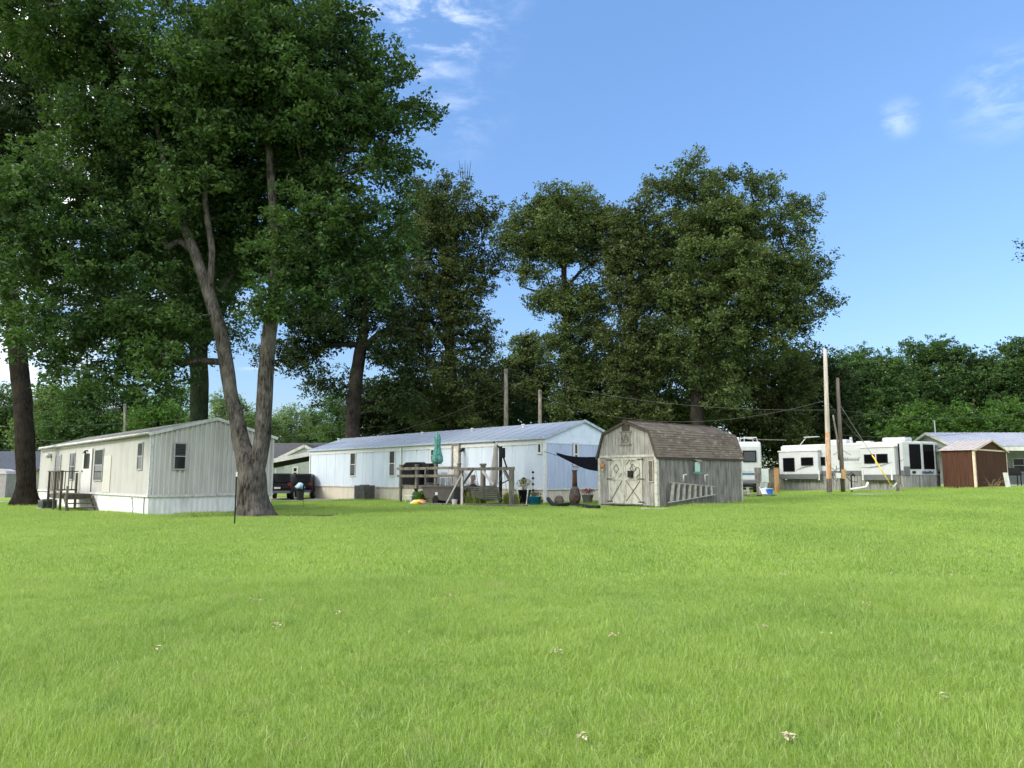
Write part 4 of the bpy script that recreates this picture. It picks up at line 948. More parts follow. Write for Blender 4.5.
tin = mat('white_tin_roof', (.40, .415, .455), .35, .06, 1.2, metal=.2)
g = GX(968, 60); HA = math.atan2(-.25, 1.0)+math.pi
tH = thing('house', 'low house with ribbed white metal roof and open porch at the right edge', 'house', GX(937, 62), 0)
H_ = Fr(tH.location, 0)
# ridge runs to the right (local x), eave facing the camera (local -y)
zr = H_.ry(950, 434.3, 2.0)[1]; ze_ = H_.ry(990, 446.5, -2.6)[1]; Lh = 16
b = MB(); poly = [(-2.6, ze_), (1.2, zr), (5.2, ze_), (5.2, ze_+.1), (1.2, zr+.1), (-2.6, ze_+.1)]
b.prismx(poly, 0, Lh)
for k in range(36):
    x = .05+k*(Lh-.1)/35; b.beam((x, -2.6, ze_+.115), (x, 1.2, zr+.115), .05, .035)
b.build('roof', tin, tH)
b = MB(); b.box(0.1, Lh, -2.62, -2.56, ze_-.32, ze_-.02); b.beam((-.02, -2.6, ze_+.02), (-.02, 1.2, zr+.02), .03, .2); b.beam((-.02, 5.2, ze_+.02), (-.02, 1.2, zr+.02), .03, .2); split(b, 'fascia', white_trim, tH)
b = MB(); b.box(.3, Lh-.3, 1.6, 5.0, -.3, ze_+.3); b.prismx([(-2.3, ze_), (4.8, ze_), (1.2, zr-.1)], .25, .32); b.build('wall', mat('sage_wall', (.30, .33, .31), .7, .06, 2), tH)
b = MB()
for x in (.5, 3.1, 6.2, 9.3, 12.4): b.box(x-.07, x+.07, -2.5, -2.36, -.1, ze_-.3)
split(b, 'porch_post', white_trim, tH)
b = MB()
for x in (3.1, 6.2):
    for s_ in (-1, 1):
        for k in range(3): b.tube([(x+s_*(.1+.35*math.sin(a_)), -2.43, ze_-.35-.3*k+.28*(math.cos(a_)-1)) for a_ in (0, .5, 1, 1.5)], .02, 5)
split(b, 'porch_bracket', white_trim, tH)
u0, z1 = H_.ry(1000, 455, .6); window(tH, 'x', 1.6, -1, 7.2, 8.2, 1.0, 2.2, .08, white_trim, dark_glass)
b = MB(); b.box(4.0, 4.9, 1.55, 1.6, .05, 2.1); b.build('door', mat('dark_door', (.05, .05, .05), .5), tH)
MB().box(-.1, Lh, -2.7, 1.6, -.3, .06).build('porch_floor', concm, tH)
x, z = H_.ry(945.5, 433, -.5); t = MB().tube([(x, 1.0, zr-.3), (x, 1.0, zr+1.05), (x-.12, 1.0, zr+1.05)], .045, 8).build('roof_pipe', mat('pale_grey_metal', (1, 1, 1)), tH)
g = GX(1013, 57.5); 
t = thing('grill', 'dark barbecue grill on the porch behind the brown shed', 'grill', (g.x, g.y, g.z), 0)
b = MB(); b.box(-.55, .55, -.25, .25, .75, 1.0); b.build('grill_body', blackm, t); MB().prismx([(-.25, 1.0), (-.2, 1.25), (0, 1.33), (.2, 1.25), (.25, 1.0)], -.5, .5).build('lid', blackm, t)
for x in (-.5, .5):
    for y in (-.2, .2): MB().box(x-.025, x+.025, y-.025, y+.025, 0, .75).build('leg', blackm, t)
MB().box(-.95, -.55, -.2, .2, .92, .96).build('side_shelf', blackm, t); MB().box(.55, 1.0, -.2, .2, .92, .96).build('side_shelf', blackm, t)

# ---------------------------------------------------------------- behind, between the two mobile homes
sage = mat('sage_siding', (.33, .37, .35), .7, .06, 2)
roofg = mat('grey_shingle', (.085, .085, .09), .9, .15, 5, bump=.4, bscale=20)
g = GX(262, 72)
tG = thing('house', 'sage green house with dark grey roof and white-edged gable behind the carport', 'house', g, 0)
Gf = Fr(g, 0)
zr = Gf.ry(290, 444, 3)[1]; ze_ = Gf.ry(290, 458, -1)[1]
b = MB()
for k in range(16): z = -.2+k*(ze_+.2)/16; b.prismx([(0, z), (-.03, z), (0, z+(ze_+.2)/16)], -3, 12)
b.box(-3, 12, .003, 7, -.3, ze_); b.build('wall', sage, tG)
MB().prismx([(-.6, ze_-.1), (3.5, zr), (7.6, ze_-.1), (7.6, ze_), (3.5, zr+.12), (-.6, ze_)], -3.3, 12.3).build('roof', roofg, tG)
xl_, xr_, xc_ = Gf.ry(281, 455, -2)[0], Gf.ry(315, 455, -2)[0], Gf.ry(304.5, 446, -2)[0]; zc_ = Gf.ry(304.5, 446.5, -2)[1]; zl_ = Gf.ry(281, 459, -2)[1]
zl_ = ze_+.02
b = MB(); b.prism([(xl_, zl_), (2*xc_-xl_, zl_), (xc_, zc_)], -2, 1.5); b.box(xl_+.3, 2*xc_-xl_-.3, -1.9, 0, -.3, zl_); b.build('gable_wall', sage, tG)
b = MB(); b.beam((xl_-.2, -2.05, zl_-.08), (xc_, -2.05, zc_+.06), .08, .25); b.beam((2*xc_-xl_+.2, -2.05, zl_-.08), (xc_, -2.05, zc_+.06), .08, .25); split(b, 'gable_trim', white_trim, tG)
b = MB(); b.prism([(xl_-.2, zl_-.02), (xc_, zc_+.12), (2*xc_-xl_+.2, zl_-.02), (2*xc_-xl_+.2, zl_+.1), (xc_, zc_+.26), (xl_-.2, zl_+.1)], -2.0, 2.5); b.build('gable_roof', roofg, tG)
u0, z1 = Gf.ry(292.5, 466.5, -1.9); u1, z0 = Gf.ry(298, 477.5, -1.9)
window(tG, 'x', -1.9, -1, u0, u1, z0, z1, .13, white_trim, dark_glass)
# carport
g = GX(273, 60)
tc_ = thing('carport', 'white sloped carport roof beside the pale blue home sheltering dark vehicles', 'carport', g, 0)
Cf = Fr(g, 0)
(x0, za), (x1, zb__) = Cf.ry(272, 464.5), Cf.ry(309, 459.5)
b = MB(); b.quad((x0, 0, za-.05), (x1+.6, 0, za+.35), (x1+.6, 6, za+.65), (x0, 6, za+.25)); 
b = MB(); zt0 = za
def slab(b, x0, x1, y0, y1, z00, z10, z11, z01, th):
    i = len(b.v); b.v += [(x0, y0, z00), (x1, y0, z10), (x1, y1, z11), (x0, y1, z01), (x0, y0, z00+th), (x1, y0, z10+th), (x1, y1, z11+th), (x0, y1, z01+th)]
    b.f += [(i, i+3, i+2, i+1), (i+4, i+5, i+6, i+7), (i, i+1, i+5, i+4), (i+1, i+2, i+6, i+5), (i+2, i+3, i+7, i+6), (i+3, i, i+4, i+7)]
slab(b, x0-1.5, x1+.8, 0, 5.5, za-.05, za+.95, za+.95, za-.05, .12)
b.build('roof', white_trim, tc_)
b = MB(); slab(b, x0-1.5, x1+.8, -.06, -.003, za-.17, za+.80, za+.80, za-.17, .33); b.build('fascia', white_trim, tc_)
b = MB(); slab(b, x0-1.4, x1+.7, .05, 5.4, za-.10, za+.88, za+.88, za-.10, .04)
for k in range(6): y_ = .3+k*.95; b.beam((x0-1.4, y_, za-.16), (x1+.7, y_, za+.82), .06, .10)
b.build('ceiling_beams', mat('dark_steel', (.045, .05, .045), .7), tc_)
for x in (x0-1.3, x1+.6):
    for y in (.2, 5.3): MB().box(x-.05, x+.05, y-.05, y+.05, -.1, za+.05+(.8 if x > 0 else -.0)).build('post', white_trim, tc_)
# vehicles
def suv(px, Y, rz, label, col=(.008, .008, .009)):
    g = GX(px, Y); t = thing('parked_car', label, 'car', g, rz, 'dark cars under the carport')
    paint = mat('black_paint', col, .3, .0, 1, spec=.2); 
    prof = [(-2.3, .45), (2.35, .45), (2.4, .85), (1.5, 1.05), (.8, 1.12), (.1, 1.72), (-1.9, 1.76), (-2.25, 1.1), (-2.35, .8)]
    b = MB(); b.prism(prof, -.9, .9); i0 = 0
    b.v = [(x, y*(.84 if z > 1.3 else 1), z) for x, y, z in b.v]
    body = b.build('body', paint, t, bevel=.07)
    for s_ in (-1, 1):
        f = MB(); f.quad((-1.75, s_*.84, 1.18), (.45, s_*.86, 1.16), (.0, s_*.785, 1.62), (-1.7, s_*.785, 1.64)); f.build('window', glassmat('car_glass', (.01, .011, .012), .03), t)
        for x in (-1.45, 1.5):
            w_ = MB().tube([(x, s_*.72, .36), (x, s_*.93, .36)], .36, 20).build('wheel', blackm, t); MB().tube([(x, s_*.92, .36), (x, s_*.945, .36)], .2, 14).build('rim', mat('rim_grey', (.2, .2, .2), .4), w_)
        MB().box(-2.37, -2.27, s_*.86, s_*.66, .92, 1.12).build('tail_lamp', mat('lamp_red', (.2, .02, .02), .3), t)
        MB().box(2.3, 2.4, s_*.86, s_*.6, .75, .88).build('headlight', rv_grey, t)
    f = MB(); f.quad((-2.235, -.7, 1.18), (-2.235, .7, 1.18), (-2.0, .68, 1.66), (-2.0, -.68, 1.66)); f.v = [(x-.03, y, z) for x, y, z in f.v]; f.build('rear_window', glassmat('car_glass', (1, 1, 1)), t)
    MB().box(-2.42, -2.34, -.85, .85, .45, .62).build('bumper', rv_grey, t); MB().box(-2.385, -2.36, -.2, .2, .74, .86).build('plate', white_trim, t)
    return t
suv(283, 53.5, math.radians(97), 'black car parked under the carport between the two mobile homes, left of the other')
suv(304.5, 56.5, math.radians(95), 'dark car parked beside the black one, mostly hidden at the blue home corner')
g = GX(300, 50.8)
t = thing('cooler_bag', 'crumpled blue and white bag resting on a grey bin by the black car', 'bag', (g.x, g.y, g.z+.72), 0)
random.seed(5); b = MB(); b.lathe([(.05, 0), (.24, .05), (.30, .14), (.22, .30), (.10, .40), (.02, .42)], n=14); b.v = [(x*(1+random.uniform(-.3, .3)), y*(1+random.uniform(-.3, .3)), z+random.uniform(-.04, .04)) for x, y, z in b.v]
b.build('bag_body', mat('blue_white_bag', (.55, .62, .68), .5, .1, 3, col2=(.15, .38, .52), lo=.45, hi=.55), t, True); MB().tube([(-.1, 0, .46), (-.05, 0, .6), (.08, 0, .6), (.12, 0, .46)], .02, 6).build('strap', blackm, t)
t = thing('trash_bin', 'grey wheeled bin holding up a blue and white bag beside the black car', 'bin', g, 0)
MB().tube([(0, 0, .0), (0, 0, .70)], [.20, .26], 14).build('bin_body', mat('dark_bin', (.03, .032, .035), .7), t); MB().tube([(0, 0, .68), (0, 0, .72)], [.32, .32], 14).build('lid', blackm, t)
# ---------------------------------------------------------------- far left house, kiosk
g = GX(-10, 84)
tL = thing('house', 'pale grey house with blue-grey shingle roof beyond the street at the far left', 'house', g, 0)
Lf = Fr(g, 0); ze_ = Lf.ry(10, 469.5)[1]; zr = Lf.ry(10, 452.5, 4)[1]; x1 = Lf.ry(38, 470)[0]
b = MB(); b.box(-12, x1, 0, 8, -.3, ze_); b.build('wall', mat('grey_plaster', (.40, .39, .37), .8, .08, 2), tL)
MB().prismx([(-.6, ze_-.15), (4, zr), (8.6, ze_-.15), (8.6, ze_), (4, zr+.15), (-.6, ze_)], -12.5, x1+.4).build('roof', mat('blue_grey_shingle', (.07, .08, .10), .95, .15, 5, bump=.4, bscale=20), tL)
MB().box(-12.5, x1+.4, -.68, -.61, ze_-.25, ze_+.02).build('fascia', mat('maroon_trim', (.12, .07, .07), .7), tL)
b = MB(); b.prism([(x1+.3, -.2), (x1+1.3, -.2), (x1+1.3, ze_+.6), (x1+.9, ze_+1.6), (x1+.3, ze_+.2)], .5, 6); b.build('side_wing', mat('white_blue_siding', (.6, .63, .68), .6), tL)
u0, z1 = Lf.ry(11, 473); u1, z0 = Lf.ry(17.8, 488)
wf = window(tL, 'x', 0, -1, u0, u1, z0, z1, .12, mat('maroon_trim', (1, 1, 1)), mat('pale_door', (.6, .6, .58), .6), mid=False)
MB().box(x1-3.4, x1-2.0, -.05, 0, -.2, 2.0).build('door', white_trim, tL)
g = GX(1, 58)
t = thing('utility_shed', 'small grey-pink metal shed with pale curved top cut by the left edge', 'shed', g, 0)
zk_ = Fr(g, 0).ry(0, 474)[1]
MB().box(-1.0, .28, 0, 1.2, -.1, zk_).build('wall', mat('grey_pink', (.32, .29, .31), .6, .08, 3), t); MB().prism([(-1.0, zk_+.003), (.34, zk_+.003), (.2, zk_+.22), (-.2, zk_+.38), (-1.0, zk_+.4)], -.05, 1.25).build('roof', mat('pale_pink_roof', (.5, .46, .48), .6), t)
tag(MB().box(-3.4, 2.4, -.2, .2, -.05, .10).build('concrete_curb', concm, None, bevel=.02), 'pale concrete curb left of the dark tree trunk at the far left', 'curb').location = GX(4, 46)
# ---------------------------------------------------------------- yard of the blue home
def BL(a, b_, z=0):   # along the blue wall, out from it -> world ground
    p = B.wor((a, b_, 0)); return Vector((p.x, p.y, gz(p.x, p.y)))
def bpos(px, out):    # a along the wall of column px at distance out
    return B.ry(px, 490, out)[0]
def bthing(name, label, cat, px, out, group=None, rz=0):
    return thing(name, label, cat, BL(bpos(px, out), out), LANG+rz, group)
def bz(t, px, py, out):  # local height above thing base
    return B.ry(px, py, out)[1]+OB.z-t.location.z
g = BL(bpos(364.5, .75), .75)
condenser(g, LANG, 1.15, .8, .95, 'dark grey air conditioner on a pad against the blue home skirting', mat('dark_grey_metal', (.13, .12, .115), .5, .15, 4), 7)
DO = 2.2      # deck depth
tD = bthing('deck', 'weathered wooden deck with rail along the blue home, left of the swing', 'deck', 461.5, 0.05)
Td = Fr(tD.location, LANG)
a1 = bpos(402.5, DO)-bpos(461.5, .05); dfl = bz(tD, 430, 485.5, DO); zr1 = bz(tD, 430, 467.2, DO)
ax0 = bpos(461.5, DO)-bpos(461.5, .05)
b = MB()
for k in range(14): b.box(ax0, a1, .03+k*DO/14, .03+(k+.93)*DO/14, dfl-.04, dfl)
b.build('deck_floor', greywood, tD)
b = MB(); b.box(ax0, a1, DO+.032, DO+.07, dfl-.2, dfl+.0); b.box(a1+.002, a1+.04, .03, DO, dfl-.2, dfl); b.box(ax0-.04, ax0-.002, .03, DO, dfl-.2, dfl); b.build('rim_joist', greywood, tD)
for px in (403.3, 419.3, 438.5, 461.8):
    x = bpos(px, DO)-bpos(461.5, .05); MB().box(x-.07, x+.07, DO+.072, DO+.2, -.15, zr1+.10).box(x-.095, x+.095, DO+.05, DO+.22, zr1+.10, zr1+.16).build('post', greywood, tD)
for z in (zr1-.06, zr1-.46): MB().box(ax0-.1, a1+.15, DO+.202, DO+.245, z-.07, z+.07).build('rail', greywood, tD)
for x in (a1-.05,): MB().box(x-.06, x+.06, .05, .17, dfl-.3, zr1+.05).build('post', greywood, tD); MB().box(x-.02, x+.02, .17, DO+.07, zr1-.14, zr1+.0).build('rail', greywood, tD)
# lattice fan of pale stuff hanging on the rail: folded pale garden chair seen through
def chair_white(px, out, label, z0):
    t = bthing('lawn_chair', label, 'chair', px, out); t.location.z += z0; b = MB()
    m = mat('pale_plastic', (.55, .55, .52), .5)
    for x in (-.25, .25):
        b.tube([(x, .25, 0), (x, .22, .62)], .022, 6); b.tube([(x, -.25, 0), (x, -.28, .95)], .022, 6)
    b.build('frame', m, t); b = MB()
    for k in range(6): b.box(-.25, .25, -.22+k*.08, -.17+k*.08, .42, .44)
    b.build('seat', m, t); b = MB()
    for k in range(6): b.box(-.25, .25, -.27, -.25, .5+k*.075, .55+k*.075)
    b.build('backrest', m, t)
chair_white(446.5, 1.3, 'pale slatted lawn chair on the deck by the blue home door', dfl+gz(0, 0))
# covered grill on the deck
t = bthing('grill', 'large barbecue grill under a black domed cover on the wooden deck', 'grill', 415, 1.25); t.location.z += 0
zf = dfl+tD.location.z-t.location.z; zt_ = bz(t, 414, 462.3, 1.25); hw = abs(bpos(405.5, 1.25)-bpos(425, 1.25))/2
b = MB(); b.prism([(-hw, zf), (hw, zf), (hw, zt_-.45), (hw*.78, zt_-.12), (hw*.5, zt_), (-hw*.5, zt_), (-hw*.8, zt_-.15), (-hw, zt_-.45)], -.35, .35); b.build('cover', mat('black_cover', (.008, .008, .01), .8, spec=.1, bump=.4, bscale=6), t, bevel=.06)
b = MB(); b.box(-hw-.02, hw+.02, -.36, .36, zf+.02, zf+.06); b.build('hem', blackm, t)
t = bthing('smoker', 'black upright smoker beside the covered grill behind the deck rail', 'smoker', 428.5, 1.0)
zf = dfl+tD.location.z-t.location.z; zt_ = bz(t, 428, 463.5, 1.0)
MB().box(-.42, .42, -.3, .3, zf+.15, zt_-.2).build('smoker_body', blackm, t, bevel=.03); MB().box(-.46, .46, -.33, .33, zt_-.19, zt_).build('lid', blackm, t, bevel=.03); MB().box(-.4, .4, -.28, .28, zf, zf+.149).build('base', rv_grey, t)
# closed patterned umbrella
t = bthing('umbrella', 'closed teal and white leaf-patterned umbrella standing up from the deck', 'umbrella', 437, 1.5)
z0 = bz(t, 437, 464, 1.5); z1 = bz(t, 437, 433.5, 1.5); zf = dfl+tD.location.z-t.location.z
teal = bpy.data.materials.new('teal_leaf_cloth'); teal.use_nodes = True; tt_ = teal.node_tree; pb = tt_.nodes['Principled BSDF']; pb.inputs['Roughness'].default_value = .8
vo = N(tt_, 'ShaderNodeTexNoise'); vo.inputs['Scale'].default_value = 9; vo.inputs['Detail'].default_value = 1; tc2 = N(tt_, 'ShaderNodeTexCoord'); tt_.links.new(tc2.outputs['Object'], vo.inputs[0])
cr_ = N(tt_, 'ShaderNodeValToRGB'); cr_.color_ramp.interpolation = 'CONSTANT'; cr_.color_ramp.elements[0].color = (.02, .16, .13, 1); cr_.color_ramp.elements[1].position = .53; cr_.color_ramp.elements[1].color = (.12, .25, .21, 1)
e_ = cr_.color_ramp.elements.new(.45); e_.color = (.05, .26, .22, 1); tt_.links.new(vo.outputs[0], cr_.inputs[0]); tt_.links.new(cr_.outputs[0], pb.inputs['Base Color'])
b = MB(); hgt = z1-z0; rs = [(.02, 1), (.11, .96), (.15, .8), (.13, .6), (.17, .45), (.25, .22), (.27, .1), (.17, 0)]
b.tube([(0, 0, z0+hgt*f_) for r, f_ in rs], [r for r, f_ in rs], 24)
b.v = [(x*(1+.22*math.cos(6*math.atan2(y, x))), y*(1+.22*math.cos(6*math.atan2(y, x))), z) for x, y, z in b.v]
b.build('canopy', teal, t, True); MB().tube([(0, 0, zf), (0, 0, z1+.06)], .025, 8).build('pole', greywood, t); MB().tube([(0, 0, zf), (0, 0, zf+.08)], [.25, .2], 14).build('base', blackm, t)
# grey cart-like tub in front of the deck
t = bthing('yard_cart', 'large grey-brown yard cart with sloping ends in front of the deck', 'cart', 441, 3.1)
cz0, cz1 = bz(t, 441, 501.5, 3.1), bz(t, 441, 486.5, 3.1); xl_ = bpos(425, 3.1)-bpos(441, 3.1); xr_ = bpos(459.5, 3.1)-bpos(441, 3.1); xl2 = bpos(429, 3.1)-bpos(441, 3.1)
cm_ = mat('grey_brown_plastic', (.075, .07, .067), .7, .08, 3)
b = MB(); b.prism([(xl2, cz0+.12), (xr_+.2, cz0), (xr_, cz1), (xl_, cz1)], -.25, .25); b.build('tub', cm_, t, bevel=.04)
b = MB(); b.box(xr_, xl_, .251, .29, cz1-.05, cz1+.03); b.box(xr_, xl_, -.29, -.251, cz1-.05, cz1+.03); b.build('rim', cm_, t)
b = MB(); b.box(-.07, .13, .252, .262, cz1-.42, cz1-.28); b.build('sticker', white_trim, t)
for s_ in (-.22, .22): MB().tube([(0.1, s_-.06, .22), (.1, s_+.06, .22)], .24, 16).build('wheel', blackm, t)
MB().tube([(xl_-.05, 0, cz1-.1), (xl_+.0, 0, cz1+.75), (xl_-.12, 0, cz1+.95)], .04, 8).build('handle', greywood, t)
MB().tube([(xl_-.25, .2, cz1-.05), (xl_-.3, .2, cz1+.85), (xl_-.12, .2, cz1+.95)], .03, 8).build('handle', greywood, t)
# swing stand: A-frame left, beam, right post with brace
SW = 3.2
t = bthing('swing_stand', 'weathered timber swing stand with pale A-frame left leg pair and braced right post', 'swing stand', 462, SW)
lx = lambda px: bpos(px, SW)-bpos(462, SW)
zb_ = bz(t, 488, 470.3, SW); lwd = mat('pale_leg_wood', (.46, .45, .42), .85, .1, 6)
apx = lx(461.8)
MB().beam((lx(452.5), .45, -.05), (apx, .0, zb_-.15), .10, .06).build('leg', lwd, t); MB().beam((lx(469.3), .45, -.05), (apx-.0, .0, zb_-.2), .10, .06).build('leg', lwd, t)
MB().box(apx-.06, apx+.06, -.06, .04, -.05, zb_-.0).build('leg', greywood, t)
b = MB(); b.box(apx+.2, lx(514), -.06, .06, zb_, zb_+.14); b.build('beam', greywood, t)
xr_ = lx(511.5); MB().box(xr_-.10, xr_+.10, -.08, .07, -.1, zb_).build('post', greywood, t)
MB().beam((lx(504.5), 0, zb_-.02), (xr_+.0, 0, zb_-.62), .05, .16, up=(0, 1, 0)).build('brace', greywood, t)
MB().beam((lx(473), 0, zb_+.05), (apx+.0, .0, zb_-.72), .05, .12, up=(0, 1, 0)).build('brace', greywood, t)
MB().box(xr_-.16, xr_+.16, .08, .2, -.1, .1).build('foot', greywood, t)
# swing bench hung by chains
t2 = bthing('porch_swing', 'grey slatted bench swing hanging from the timber swing stand', 'swing', 488.5, SW-.35)
lx2 = lambda px: bpos(px, SW-.35)-bpos(488.5, SW-.35)
s0, s1 = bz(t2, 488, 498, SW-.35), bz(t2, 488, 486.5, SW-.35); xa, xb = lx2(474.5), lx2(505.5)
sw = mat('swing_wood', (.13, .13, .105), .85, .2, 6, col2=(.075, .075, .06)); 
b = MB()
for k in range(6): f_ = k/6; b.beam((xa, .30+.13*f_, s0+.04+(s1-s0)*f_), (xb, .30+.13*f_, s0+.04+(s1-s0)*f_), .02, (s1-s0)/6*.8)
b.build('backrest', sw, t2); b = MB()
for k in range(5): b.box(xa*.95, xb*.95, -.25+k*.11, -.16+k*.11, s0-.06, s0-.035)
b.build('seat', sw, t2); b = MB()
for x in (xa*.9, (xa+xb)/2, xb*.9): b.beam((x, .28, s0-.1), (x, .46, s1+.02), .05, .05); b.box(x-.025, x+.025, -.3, .3, s0-.11, s0-.065)
b.build('frame', sw, t2)
ztp = zb_+t.location.z-t2.location.z
b = MB()
for x in (xa*.9, xb*.9): b.tube([(x, -.25, s0-.05), (x, 0.0, ztp)], .012, 5); b.tube([(x, .42, s1), (x, 0.0, ztp)], .012, 5)
b.build('chain', mat('chain_grey', (.2, .2, .2), .5), t2)
# stair rails between deck and swing
t = bthing('stair_railing', 'grey newel posts with slanting handrails beside the deck steps', 'railing', 483, 1.6)
lx3 = lambda px: bpos(px, 1.6)-bpos(483, 1.6)
MB().box(-.11, .11, -.08, .08, -.1, bz(t, 483, 465.5, 1.6)).box(-.14, .14, -.11, .11, bz(t, 483, 465.5, 1.6), bz(t, 483, 463.5, 1.6)).build('newel_post', greywood, t)
x = lx3(473.2); MB().box(x-.10, x+.10, -.08, .08, -.1, bz(t, 473, 475, 1.6)).build('newel_post', mat('brown_post', (.22, .16, .13), .85), t)
pale = mat('pale_rail', (.5, .5, .48), .7)
MB().beam((lx3(463), 0, bz(t, 463, 468, 1.6)), (lx3(478), 0, bz(t, 478, 485, 1.6)), .06, .12).build('handrail', pale, t)
MB().beam((lx3(484), 0.1, bz(t, 484, 471, 1.6)), (lx3(495), 0.1, bz(t, 495, 485, 1.6)), .06, .12).build('handrail', pale, t)
MB().beam((lx3(464), 0.3, bz(t, 464, 476, 1.6)), (lx3(472), .3, bz(t, 472, 485, 1.6)), .06, .12).build('handrail', pale, t)
for k in range(3):
    MB().box(lx3(462+k*4), lx3(466.5+k*4), -.5, .5, .48-.18*k, .53-.18*k).build('step', greywood, t)
# cantilever umbrella, closed, beige
t = bthing('umbrella', 'closed beige cantilever umbrella with black arm behind the swing', 'umbrella', 500.5, 1.5)
zu1, zu0 = bz(t, 494, 442.5, 1.5), bz(t, 496, 488, 1.5); lx4 = lambda px: bpos(px, 1.5)-bpos(500.5, 1.5)
xu = lx4(495); hgt = zu1-zu0
b = MB(); rs = [(.03, 1), (.10, .96), (.13, .84), (.11, .8), (.17, .5), (.21, .25), (.22, .12), (.12, 0)]
b.tube([(xu+(.15-.25*f_), 0, zu0+hgt*f_) for r, f_ in rs][::-1][::-1], [r for r, f_ in rs], 24); cxs = None
b.build('canopy', mat('beige_cloth', (.45, .42, .37), .85, .12, 5, streak=(3, 3, .3), bump=.5), t, True)
MB().box(-.06, .06, -.06, .06, 0, bz(t, 500, 446.5, 1.5)).build('mast', blackm, t); MB().box(-.45, .45, -.45, .45, 0, .08).build('base', blackm, t)
MB().tube([(lx4(493.5), 0, zu1+.02), (lx4(496.5), 0, zu1-.12), (lx4(499.5), 0, bz(t, 499, 448, 1.5)), (lx4(504), 0, bz(t, 504, 459, 1.5)), (lx4(507.5), 0, bz(t, 507.5, 470, 1.5))], .04, 8).build('arm', blackm, t, True)
MB().box(-.26, -.0, -.1, .1, bz(t, 499, 458, 1.5), bz(t, 499, 448, 1.5)).build('crank_box', blackm, t, bevel=.03)
MB().beam((.0, 0, bz(t, 500.5, 484, 1.5)), (lx4(511), 0, bz(t, 511, 479, 1.5)), .03, .05).build('strut', blackm, t)
# table and dark things under the deck
t = bthing('side_table', 'small white side table standing on grass under the deck rail', 'table', 411, 2.75)
zt_ = bz(t, 411, 495.5, 2.75); MB().box(-.3, .3, -.2, .2, zt_-.05, zt_).build('table_top', white_trim, t, bevel=.01)
for x in (-.26, .26):
    for y in (-.16, .16): MB().box(x-.02, x+.02, y-.02, y+.02, 0, zt_-.05).build('leg', white_trim, t)
t = bthing('gas_bottle', 'green gas bottle standing behind the bush under the deck', 'gas bottle', 415.5, 2.5)
MB().lathe([(.13, 0), (.18, .06), (.18, .5), (.13, .62), (.06, .66), (.05, .72)], n=16).build('bottle_body', mat('dark_green', (.02, .06, .03), .4), t, True); MB().tube([(0, 0, .7), (0, 0, .8)], .08, 12).build('valve_guard', blackm, t)
t = bthing('fuel_can', 'red fuel can standing behind the pale A-frame of the swing stand', 'fuel can', 459.5, 2.7)
MB().box(-.2, .2, -.14, .14, 0, .62).build('can_body', mat('can_red', (.5, .03, .03), .4), t, bevel=.05); MB().tube([(-.1, 0, .62), (-.14, 0, .8)], .035, 8).build('spout', blackm, t); MB().tube([(.0, 0, .6), (.03, 0, .7), (.15, 0, .7), (.17, 0, .6)], .022, 8).build('handle', blackm, t)
t = bthing('bucket', 'small white bucket on the ground left of the red fuel can', 'bucket', 454.5, 3.3)
MB().tube([(0, 0, 0), (0, 0, .3)], [.12, .15], 14).build('bucket_body', white_trim, t); MB().tube([(-.15, 0, .28), (-.1, 0, .42), (.1, 0, .42), (.15, 0, .28)], .008, 5).build('handle', blackm, t)
t = bthing('kettle_grill', 'round black kettle grill standing under the left end of the swing beam', 'grill', 472.5, 2.2)
MB().lathe([(.05, .55), (.24, .62), (.31, .78), (.30, .80), (.22, .95), (.06, 1.02)], n=18).build('bowl_and_lid', blackm, t, True)
for k in range(3): a_ = k*2.09; MB().tube([(math.cos(a_)*.30, math.sin(a_)*.30, 0), (math.cos(a_)*.14, math.sin(a_)*.14, .62)], .016, 6).build('leg', blackm, t)
MB().tube([(-.06, 0, 1.01), (-.06, 0, 1.08), (.06, 0, 1.08), (.06, 0, 1.01)], .012, 6).build('handle', greywood, t)
random.seed(21)
for lab_, px_, o_, sz_ in (('flat grey stone on the ground right of the soil bag', 429, 3.7, .32), ('larger flat dark stone below the grey-brown yard cart', 438, 3.75, .42), ('small flat stone between the yard cart and the pale A-frame', 447, 3.7, .24)):
    t = bthing('flat_stone', lab_, 'stone', px_, o_); b = MB(); pl_ = [(math.cos(a*.7)*sz_*random.uniform(.8, 1.15), math.sin(a*.7)*sz_*.7*random.uniform(.8, 1.15)) for a in range(9)]
    b.prismz(pl_, -.02, .11); b.build('stone', mat('stone_grey', (.16, .155, .14), .9, .2, 7, bump=.6), t, bevel=.02)
# soil bag
t = bthing('soil_bag', 'slumped white, yellow and orange bag lying on the grass before the deck', 'bag', 419, 3.8)
bg_ = bpy.data.materials.new('printed_bag'); bg_.use_nodes = True; tt_ = bg_.node_tree; pb = tt_.nodes['Principled BSDF']; pb.inputs['Roughness'].default_value = .45
tc2 = N(tt_, 'ShaderNodeTexCoord'); sp2 = N(tt_, 'ShaderNodeSeparateXYZ'); tt_.links.new(tc2.outputs['Object'], sp2.inputs[0]); mr_ = N(tt_, 'ShaderNodeMapRange'); mr_.inputs[1].default_value = .65; mr_.inputs[2].default_value = -.5; tt_.links.new(sp2.outputs[0], mr_.inputs[0])
nz2 = N(tt_, 'ShaderNodeTexNoise'); nz2.inputs['Scale'].default_value = 4; tt_.links.new(tc2.outputs['Object'], nz2.inputs[0]); ad = N(tt_, 'ShaderNodeMath', operation='MULTIPLY_ADD'); ad.inputs[1].default_value = .3; tt_.links.new(nz2.outputs[0], ad.inputs[0]); tt_.links.new(mr_.outputs[0], ad.inputs[2])
